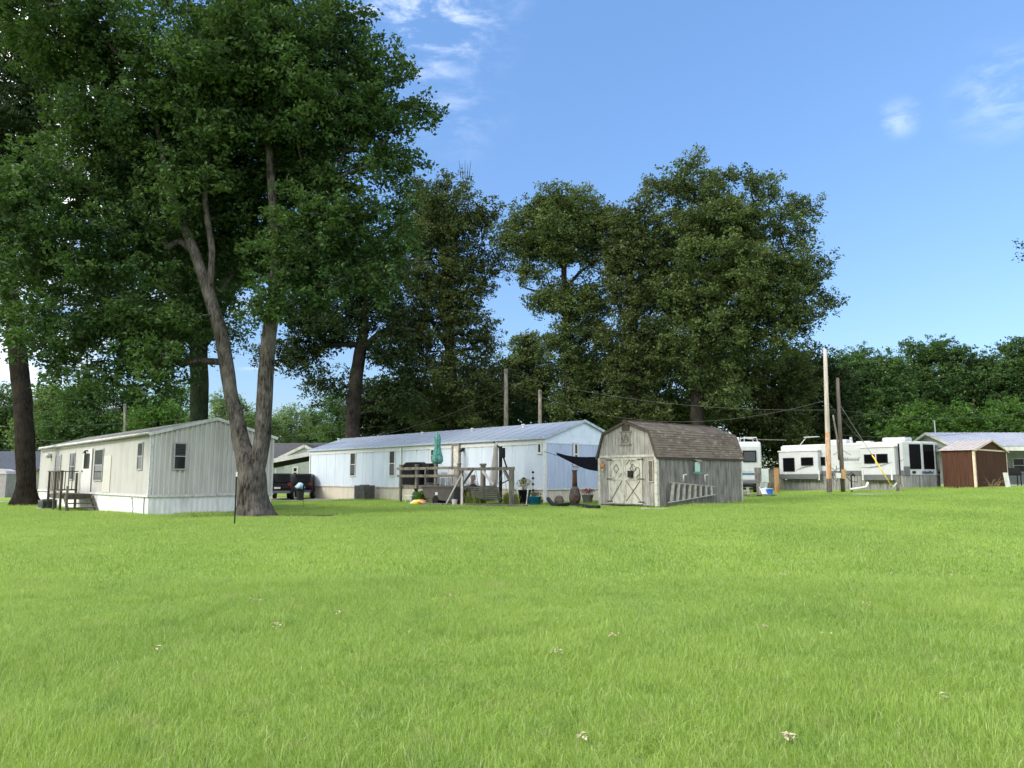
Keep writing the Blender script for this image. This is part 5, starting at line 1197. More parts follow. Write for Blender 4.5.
cr_ = N(tt_, 'ShaderNodeValToRGB'); cr_.color_ramp.interpolation = 'CONSTANT'; cr_.color_ramp.elements[0].color = (.62, .6, .52, 1); cr_.color_ramp.elements[1].position = .95; cr_.color_ramp.elements[1].color = (.55, .25, .14, 1); e_ = cr_.color_ramp.elements.new(.55); e_.color = (.65, .47, .03, 1)
tt_.links.new(ad.outputs[0], cr_.inputs[0]); tt_.links.new(cr_.outputs[0], pb.inputs['Base Color'])
b = MB(); random.seed(8); prof = [(.65, .02, .03), (.5, .16, .05), (.25, .26, .10), (0, .27, .16), (-.25, .26, .26), (-.42, .2, .26), (-.5, .08, .16)]
b.tube([(x, 0, h*.55) for x, w_, h in prof], [max(w_, .02) for x, w_, h in prof], 16); b.v = [(x, y, max(.005, (z-.1)*.7+.09+random.uniform(-.05, .05))) for x, y, z in b.v]; b.v = [(x+random.uniform(-.05, .05), y+random.uniform(-.05, .05), z) for x, y, z in b.v]
b.build('bag_body', bg_, t, True); MB().box(.6, .85, -.2, .16, .01, .04).build('folded_end', white_trim, t)
# planters
def potted(px, out, label, pm, r0, r1, h, name='potted_plant', n=140, ph=.45, lm=None, pr=.3, legs=None, seed=1, group=None, z0=0):
    t = bthing(name, label, 'potted plant', px, out, group); t.location.z += z0
    MB().lathe([(r0*.9, 0), (r0, .02), (r1, h*.93), (r1*1.1, h*.94), (r1*1.1, h), (r1*.9, h), (r1*.85, h*.85)], n=18).build('pot', pm, t, True)
    leaves_local('leaves', t, [((0, 0, h+ph*.5), (pr, pr, ph*.5))], n, .07, lm, seed); b = MB(); r_ = random.Random(seed)
    for k in range(10): a_ = r_.uniform(0, 6.28); b.tube([(0, 0, h*.8), (math.cos(a_)*pr*.4, math.sin(a_)*pr*.4, h+ph*.4), (math.cos(a_)*pr*.8, math.sin(a_)*pr*.8, h+ph*.85)], .006, 4)
    b.build('stems', stemm, t)
    return t
def leaf_arrays(C, rng, size, ups=0.5, asp=0.55):
    """C centres (n,3) -> verts, faces of folded two-triangle leaves"""
    n = len(C)
    nrm = rng.normal(size=(n, 3)); nrm[:, 2] = np.abs(nrm[:, 2])*1.0+ups; nrm /= np.linalg.norm(nrm, axis=1)[:, None]
    t = rng.normal(size=(n, 3)); t -= nrm*(t*nrm).sum(1)[:, None]; t /= np.linalg.norm(t, axis=1)[:, None]
    s = np.cross(nrm, t); L = size*(.5+1.0*rng.beta(2, 2.4, n))[:, None]
    a = C-t*L*.5; b_ = C+t*L*.5; c = C+s*L*asp*.5+nrm*L*.10; d = C-s*L*asp*.5+nrm*L*.10
    V = np.stack([a, c, b_, d], 1).reshape(-1, 3); i = np.arange(n)*4
    Fa = np.stack([np.stack([i, i+1, i+2], 1), np.stack([i, i+2, i+3], 1)], 1).reshape(-1, 3)
    return V, Fa
def mesh_np(name, V, Fa, m, parent):
    me = bpy.data.meshes.new(name); n, k = len(V), len(Fa)
    me.vertices.add(n); me.vertices.foreach_set('co', np.ascontiguousarray(V, dtype=np.float32).ravel())
    me.loops.add(k*3); me.loops.foreach_set('vertex_index', np.ascontiguousarray(Fa, dtype=np.int32).ravel())
    me.polygons.add(k); me.polygons.foreach_set('loop_start', np.arange(k, dtype=np.int32)*3)
    me.update(calc_edges=True); me.materials.append(m)
    return link(bpy.data.objects.new(name, me), parent)
def leaves_local(name, parent, ells, n, size, m, seed=1, ups=.5):
    rng = np.random.default_rng(seed); out_ = []
    for (c, r) in ells:
        d = rng.normal(size=(n, 3)); d /= np.linalg.norm(d, axis=1)[:, None]; out_.append(np.array(c)+d*np.array(r)*(rng.uniform(.1, 1, n)**.5)[:, None])
    V, Fa = leaf_arrays(np.concatenate(out_), rng, size, ups); return mesh_np(name, V, Fa, m, parent)
stemm = mat('stem', (.10, .12, .04), .8)
L_green = leafmat('leaf_garden_green', (.04, .11, .02), (.12, .22, .04)); L_yel = leafmat('leaf_yellow_green', (.12, .18, .04), (.30, .32, .08)); L_fl = leafmat('leaf_flowering', (.12, .17, .06), (.42, .30, .16)); L_red = leafmat('leaf_dark_red', (.12, .015, .02), (.32, .03, .04))
blackpot = mat('black_pot', (.014, .014, .016), .6, spec=.2)
potted(524.5, 1.6, 'tall black pot of pale flowers standing just right of the swing post', blackpot, .22, .30, .72, ph=.55, lm=L_fl, pr=.42, seed=3, n=420)
potted(534.5, 2.0, 'glazed teal pot with low dark plant beside the tall black flower pot', mat('teal_glaze', (.01, .17, .27), .2), .24, .32, .42, ph=.25, lm=leafmat('leaf_dull', (.05, .07, .04), (.12, .13, .09)), pr=.36, seed=4, n=260)
potted(587.5, -.9, 'pale grey pot of dark red flowers between the chiminea and the shed', mat('pale_grey_pot', (.36, .34, .3), .7, .15), .20, .28, .45, ph=.3, lm=L_red, pr=.36, seed=5, n=260)
t = bthing('stone_rabbit_pot', 'low brown urn on the ground behind the black drain hose', 'urn', 559, 0.35)
MB().lathe([(.12, 0), (.2, .08), (.24, .2), (.18, .32), (.2, .36), (.15, .36)], n=16).build('urn_body', mat('brown_urn', (.18, .15, .12), .8), t, True); MB().lathe([(.16, .361), (.1, .42), (.02, .44)], n=12).build('lid', mat('brown_urn', (1, 1, 1)), t, True)
t.name = 'garden_urn'
t = bthing('small_pot', 'small terracotta pot beside the teal pot against the beige skirting', 'pot', 540, 1.2)
MB().lathe([(.09, 0), (.14, .22), (.16, .22), (.16, .27), (.12, .27)], n=14).build('pot_body', mat('terracotta', (.35, .16, .08), .8), t, True); leaves_local('leaves', t, [((0, 0, .34), (.13, .13, .1))], 60, .06, L_green, 2)
t = bthing('wind_spinner', 'thin garden spinner pole with small dark bells right of the swing stand', 'garden spinner', 533, 1.2)
zt_ = bz(t, 533, 475, 1.2); b = MB().tube([(0, 0, -.1), (0, 0, zt_)], .012, 6); b.build('pole', blackm, t)
for k in range(4): MB().lathe([(.01, 0), (.07, .03), (.04, .1), (.01, .13)], (0, 0, zt_*.45+k*.28), 10).build('bell', blackm, t, True)
t = bthing('solar_lamp', 'small black globe lamp on a stake above the pale flowers', 'lamp', 523.8, 1.3)
zt_ = bz(t, 523.8, 484, 1.3); MB().tube([(0, 0, -.05), (0, 0, zt_)], .014, 6).build('stake', blackm, t); MB().lathe([(.02, 0), (.12, .06), (.15, .16), (.1, .28), (.02, .32)], (0, 0, zt_), 14).build('globe', blackm, t, True)
t = bthing('folding_easel', 'pale wooden folding stand leaning around the tall black flower pot', 'stand', 524, 2.1)
b = MB(); b.beam((.42, 0, .9), (.22, .25, 0), .05, .03); b.beam((-.30, 0, .9), (-.42, .25, 0), .05, .03); b.box(-.75, .3, .2, .42, .0, .06); b.build('stand_frame', pale, t)
t.name = 'garden_stand'
def tallgrass(px, out, label, h, r, m, n, seed, name='ornamental_plant', group=None):
    t = bthing(name, label, 'plant', px, out, group); rng = np.random.default_rng(seed)
    a = rng.uniform(0, 6.28, n); rr = r*np.sqrt(rng.uniform(0, 1, n)); hh = h*rng.uniform(.45, 1, n)
    x = np.cos(a)*rr; y = np.sin(a)*rr; lx_ = rng.normal(0, .16, n)*hh; ly = rng.normal(0, .16, n)*hh; w_ = rng.uniform(.01, .02, n); ca = rng.uniform(0, 3.14, n); dx, dy = np.cos(ca)*w_, np.sin(ca)*w_; z = np.zeros(n)
    V = np.stack([np.stack([x-dx, y-dy, z-.02], 1), np.stack([x+dx, y+dy, z-.02], 1), np.stack([x+lx_*.4+dx, y+ly*.4+dy, hh*.6], 1), np.stack([x+lx_*.4-dx, y+ly*.4-dy, hh*.6], 1), np.stack([x+lx_, y+ly, hh], 1)], 1).reshape(-1, 3)
    i = np.arange(n)*5; Fa = np.stack([np.stack([i, i+1, i+2], 1), np.stack([i, i+2, i+3], 1), np.stack([i+3, i+2, i+4], 1)], 1).reshape(-1, 3)
    mesh_np('blades', V, Fa, m, t); leaves_local('leaves', t, [((0, 0, h*.45), (r*.9, r*.9, h*.42))], n, .07, m, seed+1)
    return t
PGp = 'yellow-green plants below the porch swing'
tallgrass(473, 2.9, 'yellow-green leafy plant clump below the left end of the porch swing', .78, .30, L_yel, 330, 11, group=PGp)
tallgrass(479.5, 2.9, 'yellow-green leafy plant clump below the middle of the porch swing', .6, .32, L_yel, 330, 12, group=PGp)
tallgrass(507.5, 2.9, 'slim yellow-green plant left of the braced swing post', .75, .18, L_yel, 200, 13, group=PGp)
tallgrass(514.5, 2.9, 'slim yellow-green plant right of the braced swing post', .7, .18, L_yel, 200, 14, group=PGp)
t = bthing('bush', 'low dark green bush in front of the wooden deck posts', 'bush', 421, 3.15)
leaves_local('leaves', t, [((0, 0, .33), (.52, .4, .36)), ((-.25, .1, .42), (.25, .3, .3))], 700, .09, L_green, 21); b = MB()
for k in range(9): a_ = k*.7; b.tube([(0, 0, 0), (math.cos(a_)*.25, math.sin(a_)*.2, .35), (math.cos(a_)*.4, math.sin(a_)*.3, .55)], .01, 4)
b.build('stems', stemm, t)
wp = GX(994, 47)
t = thing('dry_weed', 'dry tan weed clump against the brown shed gable wall', 'weed', wp)
random.seed(4); leaves_local('leaves', t, [((0, 0, .15), (.4, .1, .12))], 14, .07, leafmat('leaf_dry', (.25, .18, .09), (.4, .3, .16)), 5); b = MB()
for k in range(20): a_ = random.uniform(-1.2, 1.2); l_ = random.uniform(.4, 1.1); x0 = random.uniform(-.25, .25); b.tube([(x0, 0, 0), (x0+math.sin(a_)*.35*l_, -.02, .5*l_), (x0+math.sin(a_)*.75*l_, -.03-.1*l_, .8*l_*math.cos(a_*.9))], .006, 4)
b.build('stems', mat('dry_stem', (.32, .24, .13), .9), t)
# landscape timbers
def timber(px0, px1, out, label):
    a, c = bpos(px0, out), bpos(px1, out); p0, p1 = BL(a, out), BL(c, out); m = (p0+p1)/2
    o = MB().beam(p0-m+Vector((0, 0, .05)), p1-m+Vector((0, 0, .05)), .14, .14).build('landscape_timber', greywood, None, bevel=.015); o.location = m; tag(o, label, 'timber', 'landscape timbers edging the bed')
timber(462, 488, 3.55, 'grey landscape timber edging the bed below the left half of the swing'); timber(489, 527, 3.5, 'grey landscape timber edging the bed towards the teal pot')
g1, g2 = BL(bpos(494, 2.9), 2.9), None
tag(drape('bare_soil', blob_poly(g1.x-.1, g1.y+.5, 3.0, 1.5, -.75, seed=12), .007, soil), kind='structure')
tag(drape('bare_soil', blob_poly(BL(0, 0).x+1.2, BL(0, 0).y-1.0, 2.6, .8, -.5, seed=14), .011, soil), kind='structure')
# chiminea
g = GX(575, 34.8)
t = thing('chiminea', 'rusty round-bellied chiminea with tall stack in front of the blue home end wall', 'chiminea', g, .3)
rust = mat('chiminea_clay', (.11, .095, .08), .85, .2, 5, col2=(.07, .05, .04), bump=.6); rust2 = mat('chiminea_stack', (.13, .07, .05), .85, .2, 5, bump=.6)
zt_ = P(575, 470, 34.8).z-g.z; zb_ = P(575, 487, 34.8).z-g.z
MB().lathe([(.1, .08), (.19, .14), (.26, .28), (.265, .42), (.20, zb_-.10), (.12, zb_+.02)], n=20).build('belly', rust, t, True)
MB().lathe([(.12, zb_), (.105, zb_+.3), (.10, zt_-.08), (.13, zt_-.02), (.13, zt_)], n=16).build('chimney_stack', rust2, t, True)
for k in range(3): a_ = k*2.1+.5; MB().tube([(math.cos(a_)*.28, math.sin(a_)*.28, -.02), (math.cos(a_)*.18, math.sin(a_)*.18, .22)], .03, 6).build('leg', blackm, t)
MB().tube([(-.05, -.22, .34), (-.05, -.29, .34)], [.12, .12], 14).build('mouth_ring', rust2, t)
# hammock
Hh = thing('hammock', 'dark cloth hammock slung from the blue home corner to the wooden shed', 'hammock', GX(578, 33.5), 0)
o_ = Hh.location; w0 = B.wor((0, .04, B.ry(545, 451.5)[1])); p1 = P(557, 455.5, 35.0); s_end = S.wor((WS-.02, -.3, S.ry(600, 466)[1])); p2 = s_end+Vector((-.0, .25, .35))
MB().tube([w0-o_, p1-o_], .012, 5).build('rope', blackm, Hh)
b = MB(); n = 14; rows = []
for k in range(n+1):
    t_ = k/n; c = p1.lerp(s_end, t_); c.z -= .30*math.sin(math.pi*min(1, t_*1.0))*.6; hw_ = .05+.36*math.sin(math.pi*min(.5, t_*.62))
    rows.append([(c.x-o_.x-hw_*.5*f_+0, c.y-o_.y+hw_*f_*.5, c.z-o_.z+f_*hw_*.75+.1*abs(f_)) for f_ in (-1, -.6, -.2, .2, .6, 1)])
for k in range(n):
    for j in range(5): b.quad(rows[k][j], rows[k+1][j], rows[k+1][j+1], rows[k][j+1])
b.build('cloth', mat('hammock_cloth', (.007, .008, .014), .95, spec=.1), Hh, True)
# black corrugated hose
pp = [(548, 503.2), (553, 505.5), (560, 506.5), (570, 505.5), (580, 507), (590, 508.5), (600, 508.8)]
g0 = G(572, 507); pl_ = []
for px, py in pp: q = G(px, py+1.2); pl_.append(q-g0+Vector((0, 0, .09)))
pl_[0].z += .18
b = MB(); dense = []
for a, c in zip(pl_, pl_[1:]):
    for k in range(12): dense.append(a.lerp(c, k/12))
b.tube(dense, [.085+.012*(k % 2) for k in range(len(dense))], 10)
t = tag(b.build('drain_hose', blackm, None), 'black corrugated drain hose lying on the ground between blue home and shed', 'hose'); t.location = g0
# T-post in the lawn
g = G(234.5, 525)
t = thing('fence_stake', 'thin dark metal stake with white tip standing in grass before the maple', 'stake', g)
h_ = P(235.3, 472, g.y).z-g.z; MB().box(-.022, .022, -.004, .004, -.1, h_-.14).box(-.004, .004, -.02, .02, -.1, h_-.14).build('stake_shaft', mat('dark_stake', (.02, .03, .02), .6), t); MB().box(-.024, .024, -.01, .01, h_-.14, h_).build('white_tip', white_trim, t)
# small things near the carport: garden stake, edging
tag(MB().box(-1.0, 1.0, -.1, .1, -.02, .05).build('stepping_board', concm, None, bevel=.01), 'pale flat board lying on the grass right of the maple', 'board').location = G(291, 508.5)
t = tag(MB().tube([(0, 0, -.1), (0, 0, 1.2)], .012, 6).box(-.04, .04, -.005, .005, .9, 1.1).build('garden_stake', blackm, None), 'thin dark stake in the grass between the maple and the blue home', 'stake'); t.location = G(303, 508)
# utility poles and wires
def farpole(px, py1, Y, r, label, arms=False):
    t, g, d = pole(px, 470, px, py1, Y, r, r*.8, greywood, 'utility_pole', label, PG)
    if arms: MB().beam(d+Vector((-.8, 0, -.5)), d+Vector((.8, 0, -.5)), .1, .12).build('crossarm', greywood, t)
    MB().lathe([(.06, 0), (.06, .25)], (d.x, d.y-.2, d.z-.3), 8).build('insulator', rv_grey, t)
    return g, g+d
f1 = farpole(506, 369, 62, .20, 'wooden utility pole rising behind the blue mobile home roof, the taller one')
f2 = farpole(540, 390, 60, .16, 'shorter bare pole behind the blue mobile home roof')
f3 = farpole(125, 404, 78, .16, 'distant utility pole among trees behind the cream mobile home')
wire_m = mat('wire', (.10, .10, .10), .6)
def wire(pA_, pB_, sag, label, r=.010):
    m = (pA_+pB_)/2; pts_ = [pA_.lerp(pB_, k/24)-Vector((0, 0, sag*4*(k/24)*(1-k/24)))-m for k in range(25)]
    o = MB().tube(pts_, r, 5).build('power_line', wire_m, None); o.location = m; tag(o, label, 'power line', 'overhead wires')
topB = gB+dB
wire(f1[1]-Vector((0, 0, .3)), gB+dB*.72, .9, 'overhead wire from the pole behind the blue home to the dark utility pole')
wire(f1[1]-Vector((0, 0, 1.0)), gA+dA*.64, 2.2, 'sagging wire crossing the dark trees to the pale utility pole')
wire(f1[1]-Vector((0, 0, .3)), P(-60, 425, 85), 1.6, 'upper wire running left from the pole behind the blue home')
wire(f1[1]-Vector((0, 0, 1.3)), P(-60, 437, 80), 1.9, 'middle wire running left past the tree trunks behind the cream home')
wire(f1[1]-Vector((0, 0, 3.2)), P(-60, 448, 72), 1.2, 'lowest wire running left just above the cream home roof')
wire(P(309, 447, 54), f1[1]-Vector((0, 0, 1.6)), .8, 'service wire slanting up from the left end of the blue home')
wire(gB+dB*.72, P(1060, 402, 70), 1.0, 'wire from the dark utility pole off to the right above the camper')
wire(gB+dB*.5, P(1060, 412, 60), .8, 'lower wire from the dark utility pole towards the metal-roofed house')
wire(gA+dA*.64, R_.wor((R_.ry(864, 445, -1)[0], -1, hr+.1)), .1, 'service drop slanting down from the pale pole to the camper roof', .016)
# ---------------------------------------------------------------- trees
from mathutils import noise as mnoise
def rough_tube(pts, rs, n=18, step=.3, amp=.10, flare=0.0, seed=0):
    pts = [Vector(p) for p in pts]; D = []; R = []
    for i in range(len(pts)-1):           # Catmull-Rom resample
        p0 = pts[max(0, i-1)]; p1 = pts[i]; p2 = pts[i+1]; p3 = pts[min(len(pts)-1, i+2)]; k = max(2, int((p2-p1).length/step))
        for j in range(k):
            t = j/k; D.append(.5*((2*p1)+(p2-p0)*t+(2*p0-5*p1+4*p2-p3)*t*t+(-p0+3*p1-3*p2+p3)*t**3)); R.append(rs[i]*(1-t)+rs[i+1]*t)
    D.append(pts[-1]); R.append(rs[-1])
    b = MB(); b.tube(D, R, n, True)
    for ri in range(len(D)):
        c = D[ri]; h = (c-D[0]).length
        for j in range(n):
            i = ri*n+j; v = Vector(b.v[i]); d = v-c
            k = 1+amp*(mnoise.noise(Vector((v.x*2.3+seed, v.y*2.3, v.z*.8)))*1.4+.5*mnoise.noise(Vector((v.x*7, v.y*7+seed, v.z*2))))
            if flare and h < 1.3:
                a = math.atan2(d.y, d.x); k += flare*(1-h/1.3)**2.2*(1+.45*math.sin(5*a+seed)+.25*math.sin(3*a))
            b.v[i] = tuple(c+d*k)
    return b
def tree(name, label, px, Y, trunks, ells, nc, cr, nl, ls, lm, bm, seed=1, group=None, cat='tree', flare=.5, up=.35, kbr=.030, gap=.5, tw=.19, lean=0, depth=.85, zsq=.8):
    g = GX(px, Y); t = thing(name, label, cat, g, 0, group); rng = np.random.default_rng(seed); s = Y/775.0
    nodes = []; par = []; fixed = []; mb = MB()
    for ti, tr_ in enumerate(trunks):
        pl = []; rr = []
        for k, q_ in enumerate(tr_):
            x, y, r = q_[:3]; dY = q_[3] if len(q_) > 3 else 0
            if y is None: p = Vector((0, 0, -.15))
            else: p = P(x, y, Y+dY)-g
            pl.append(p); rr.append(r)
        rt = rough_tube(pl, rr, 20 if rr[0] > .3 else 12, .3 if rr[0] > .3 else .45, .10, flare if ti == 0 else 0, seed)
        off = len(mb.v); mb.v += rt.v; mb.f += [tuple(i+off for i in f) for f in rt.f]
        for a, c in zip(pl, pl[1:]):
            k = max(2, int((c-a).length/.5))
            for j in range(k): nodes.append(a.lerp(c, j/k)); fixed.append(True)
        nodes.append(pl[-1]); fixed.append(True)
    hmin = max(n_.z for n_ in nodes)*.22
    nc = int(nc*2.0)
    # clump centres inside the crown's volume
    E = []; W_ = []
    for e in ells:
        cx, cy, rx, ry = e[:4]; dY = e[4] if len(e) > 4 else 0
        c = P(cx, cy, Y+dY)-g; R = (rx*s, min(rx*s, 6.5)*depth, ry*s); E.append((np.array(c), np.array(R))); W_.append(R[0]*R[1]*R[2])
    W_ = np.array(W_)**.85; W_ /= W_.sum(); C = []; tries = 0
    while len(C) < nc and tries < nc*30:
        tries += 1; i = rng.choice(len(E), p=W_); c, R = E[i]; d = rng.normal(size=3); d /= np.linalg.norm(d); u = rng.uniform(0, 1)**.42
        m_ = np.maximum(R-cr*.4, R*.45); q_ = c+d*m_*u
        if q_[2] < .3: continue
        if C and np.min(np.linalg.norm((np.array(C)-q_)*np.array([1, .8, 1.15]), axis=1)) < cr*gap: continue
        C.append(q_)
    C = np.array(C); print('TREE', px, len(C), nc)
    NP_ = np.array([list(n_) for n_ in nodes]); cnt = {}
    tn = NP_.copy(); dist = np.min(np.linalg.norm(C[:, None]-tn[None], axis=2), axis=1); order = np.argsort(dist)
    parent = [-1]*len(nodes); paths = []
    allow = NP_[:, 2] > hmin
    for ci in order:
        c = C[ci]; dv = c-NP_; L_ = np.linalg.norm(dv, axis=1); pen = L_*(1+.9*np.clip(-dv[:, 2]/(L_+.01)+.1, 0, 1))+np.where(allow, 0, 30)
        k = int(np.argmin(pen)); a = NP_[k]; L1 = L_[k]; m_ = max(2, int(L1/.6)); path = [k]; new = []
        bend = rng.normal(0, .12, 3)*L1; bend[2] += .12*L1
        for j in range(1, m_+1):
            f_ = j/m_; new.append(a+(c-a)*f_+bend*math.sin(math.pi*f_)*.8)
        for q_ in new:
            parent.append(path[-1]); path.append(len(parent)-1)
        NP_ = np.vstack([NP_, np.array(new)]); allow = np.concatenate([allow, np.ones(len(new), bool)]); paths.append(path)
    count = np.zeros(len(parent))
    for pth in paths: count[pth[-1]] += 1
    for i in range(len(parent)-1, -1, -1):
        if parent[i] >= 0: count[parent[i]] += count[i]
    for pth in paths:
        pts_ = [Vector(NP_[i]) for i in pth]; rs_ = [max(.012, kbr*math.sqrt(max(count[i], .3))) for i in pth]
        rs_[0] = min(rs_[0], rs_[1]*1.25) if len(rs_) > 1 else rs_[0]
        mb.tube(pts_, rs_, 6, False)
    tro = mb.build('trunk', bm, t, True)
    # leaves: twigs inside every clump, leaves about the twigs
    nt_ = 14; tot = len(C)*nl
    sz = cr*rng.uniform(.7, 1.25, len(C)); d = rng.normal(size=(len(C), nt_, 3)); d /= np.linalg.norm(d, axis=2)[:, :, None]; rad = rng.uniform(.15, 1.15, (len(C), nt_, 1))**.7
    tw_c = C[:, None]+d*rad*sz[:, None, None]*np.array([1, 1, zsq]); idx = rng.integers(0, nt_, (len(C), nl))
    base = np.take_along_axis(tw_c, idx[:, :, None].repeat(3, 2), 1); LC = base+rng.normal(0, tw, (len(C), nl, 3))*np.array([1, 1, .7]); LC = LC.reshape(-1, 3)
    LC = LC[LC[:, 2] > .15]
    V, Fa = leaf_arrays(LC, rng, ls, up); mesh_np('crown', V, Fa, lm, t)
    return t
L_maple = leafmat('leaf_maple', (.013, .036, .015), (.075, .130, .040), .28, .5)
L_oak = leafmat('leaf_oak', (.030, .052, .020), (.120, .158, .056), .25, .35)
L_oakd = leafmat('leaf_oak_dark', (.022, .042, .016), (.100, .122, .045), .25, .35)
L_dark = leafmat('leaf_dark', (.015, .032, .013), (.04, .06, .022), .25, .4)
L_forest = leafmat('leaf_forest', (.026, .062, .022), (.088, .150, .048), .28, .25)
L_bright = leafmat('leaf_bright', (.035, .09, .022), (.095, .17, .038), .32, .3)
L_pale = leafmat('leaf_pale', (.07, .12, .05), (.17, .24, .10), .35, .3)
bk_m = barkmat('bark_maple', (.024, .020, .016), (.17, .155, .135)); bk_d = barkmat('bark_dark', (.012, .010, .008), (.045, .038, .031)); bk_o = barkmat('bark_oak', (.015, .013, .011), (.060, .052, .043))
# the twin-trunk maple
YM = TB.y
tree('maple_tree', 'huge twin-trunk maple standing at the right end of the cream mobile home', 254.5, YM,
     [[(254, None, .62), (253, 494, .54), (252, 476, .49), (249, 463, .45), (242.5, 447, .33), (238.5, 428, .29), (230, 390, .26), (221, 335, .25), (207, 288, .22), (190, 240, .18), (170, 195, .14), (160, 140, .10), (145, 80, .07), (135, 20, .02)],
      [(253.5, 482, .28), (258.5, 457, .33), (262.5, 436, .30), (264.5, 400, .28), (268, 345, .27), (274, 295, .25), (277, 250, .20), (272, 195, .16), (268, 120, .12), (264, 40, .07), (262, -40, .04)],
      [(275, 297, .16), (288, 268, .13), (305, 240, .10), (322, 205, .07), (345, 150, .05)],
      [(209, 292, .14), (212, 250, .12), (205, 200, .10), (208, 150, .07), (190, 60, .04)]],
     [(240, 60, 120, 90), (250, -50, 110, 70), (330, 110, 88, 95), (405, 112, 34, 36), (375, 70, 30, 30), (352, 20, 36, 40), (395, 160, 36, 36), (350, 215, 72, 62), (385, 250, 35, 35), (75, 35, 90, 70), (120, 120, 80, 50), (60, 200, 75, 55), (110, 250, 90, 60), (30, 250, 40, 45), (190, 190, 60, 50), (120, 325, 62, 42), (170, 330, 45, 35), (80, 375, 34, 24), (60, 345, 30, 25), (200, 290, 45, 40, 2), (270, 250, 55, 50, 2.5), (310, 290, 60, 36), (320, 250, 75, 50), (230, 230, 80, 60, 3), (245, 160, 90, 70, 3), (130, 150, 100, 90, 2), (270, 80, 130, 100), (80, 340, 42, 46), (150, 355, 50, 34), (105, 385, 34, 18), (20, 270, 40, 40), (185, 330, 30, 34, 2), (426, 100, 14, 12), (428, 130, 12, 8), (400, 70, 14, 12), (60, 385, 20, 16), (245, 215, 60, 50, 3), (385, 285, 36, 26), (290, 180, 60, 60, 2), (215, 120, 60, 70, 3), (150, 375, 48, 26), (40, 330, 34, 46), (10, 320, 24, 40, 2), (212, 352, 16, 22, 1), (15, 0, 50, 60), (5, 190, 40, 40), (270, 305, 40, 25, -1)],
     440, .95, 360, .185, L_maple, bk_m, 7, 'maple trees', flare=.34, kbr=.016, gap=.5, tw=.15)
# dark tree at far left
tree('oak_tree', 'dark leaning thick-trunked tree at the left edge in front of the cream home far end', 24, 40.5,
     [[(27.5, None, .54), (26.5, 480, .46), (24.8, 440, .45), (21.5, 390, .43), (15, 330, .41), (8, 275, .39), (2, 220, .36), (-8, 150, .3), (-15, 60, .2)], [(9, 300, .2), (35, 350, .13), (45, 330, .08)], [(3, 245, .25), (20, 190, .18), (30, 120, .1)]],
     [(-20, 130, 90, 80), (10, 60, 60, 50), (5, 225, 45, 40), (-30, 280, 50, 50), (42, 265, 30, 28), (48, 320, 24, 30), (30, 150, 28, 30), (50, 90, 45, 60), (38, 372, 12, 14)],
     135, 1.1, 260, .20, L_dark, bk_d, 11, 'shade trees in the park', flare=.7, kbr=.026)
# trunk behind the cream home
tree('oak_tree', 'ivy-green thick trunk rising behind the cream mobile home roof', 198, 43,
     [[(199, None, .52), (199, 415, .49), (199, 370, .48), (198, 330, .46), (196, 280, .42), (190, 220, .3), (185, 150, .18)], [(199, 350, .25), (215, 330, .18), (228, 300, .10)], [(197, 320, .22), (175, 285, .14), (150, 260, .08)]],
     [(190, 270, 80, 50), (150, 335, 50, 35), (215, 330, 28, 32), (100, 300, 50, 50), (240, 330, 18, 20), (170, 200, 70, 50), (198, 352, 16, 28)],
     115, 1.1, 250, .20, L_maple, barkmat('bark_ivy', (.010, .016, .008), (.034, .045, .022)), 13, 'shade trees in the park', kbr=.024)
# tree behind the left end of the blue home
tree('oak_tree', 'grey-trunked tree rising behind the left half of the blue mobile home', 353, 60,
     [[(352, None, .62), (353, 420, .58), (356, 380, .54), (361, 345, .46), (365, 310, .32), (362, 270, .2)], [(360, 352, .3), (385, 330, .2), (415, 330, .12)], [(360, 345, .26), (330, 345, .16), (300, 355, .09)], [(362, 330, .22), (345, 300, .15), (320, 280, .08)]],
     [(330, 325, 45, 32), (300, 355, 30, 28), (275, 350, 22, 20), (318, 388, 26, 16), (375, 310, 40, 35), (345, 270, 60, 40), (390, 350, 30, 25), (400, 395, 34, 30), (300, 310, 34, 30), (342, 385, 20, 18)],
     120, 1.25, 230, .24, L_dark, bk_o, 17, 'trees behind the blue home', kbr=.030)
# oak between maple and gap
tree('oak_tree', 'brown-green oak with bare twigs at top directly right of the maple', 448, 64,
     [[(450, None, .6), (452, 400, .5), (448, 320, .4), (446, 260, .3), (440, 215, .12), (440, 190, .03)], [(449, 330, .22), (470, 280, .12), (482, 240, .03)], [(449, 350, .22), (420, 300, .14), (400, 260, .08)]],
     [(432, 185, 26, 28), (445, 225, 45, 38), (480, 215, 24, 24), (460, 275, 38, 34), (415, 250, 30, 45), (430, 320, 50, 34), (470, 340, 30, 30), (440, 380, 62, 32), (455, 415, 55, 26), (490, 385, 18, 26), (405, 340, 35, 35), (408, 180, 16, 20), (450, 260, 46, 100), (425, 260, 40, 90), (490, 228, 18, 30), (484, 290, 16, 40), (478, 330, 20, 30), (500, 262, 14, 22), (494, 205, 14, 16)],
     185, 1.2, 260, .24, L_oakd, bk_d, 19, 'trees behind the blue home', kbr=.026)
b = MB(); g = GX(464, 64)
tw_t = [o for o in bpy.data.objects if o.name.startswith('oak_tree')][-1]
for k in range(5):
    a = P(461+k*2, 178, 64)-g; b.tube([a, P(459+k*3, 160+k % 2*4, 64)-g], [.04, .01], 5)
tq = b.build('bare_twigs', bk_o, None); tq.location = g - tw_t.location; tq.parent = tw_t
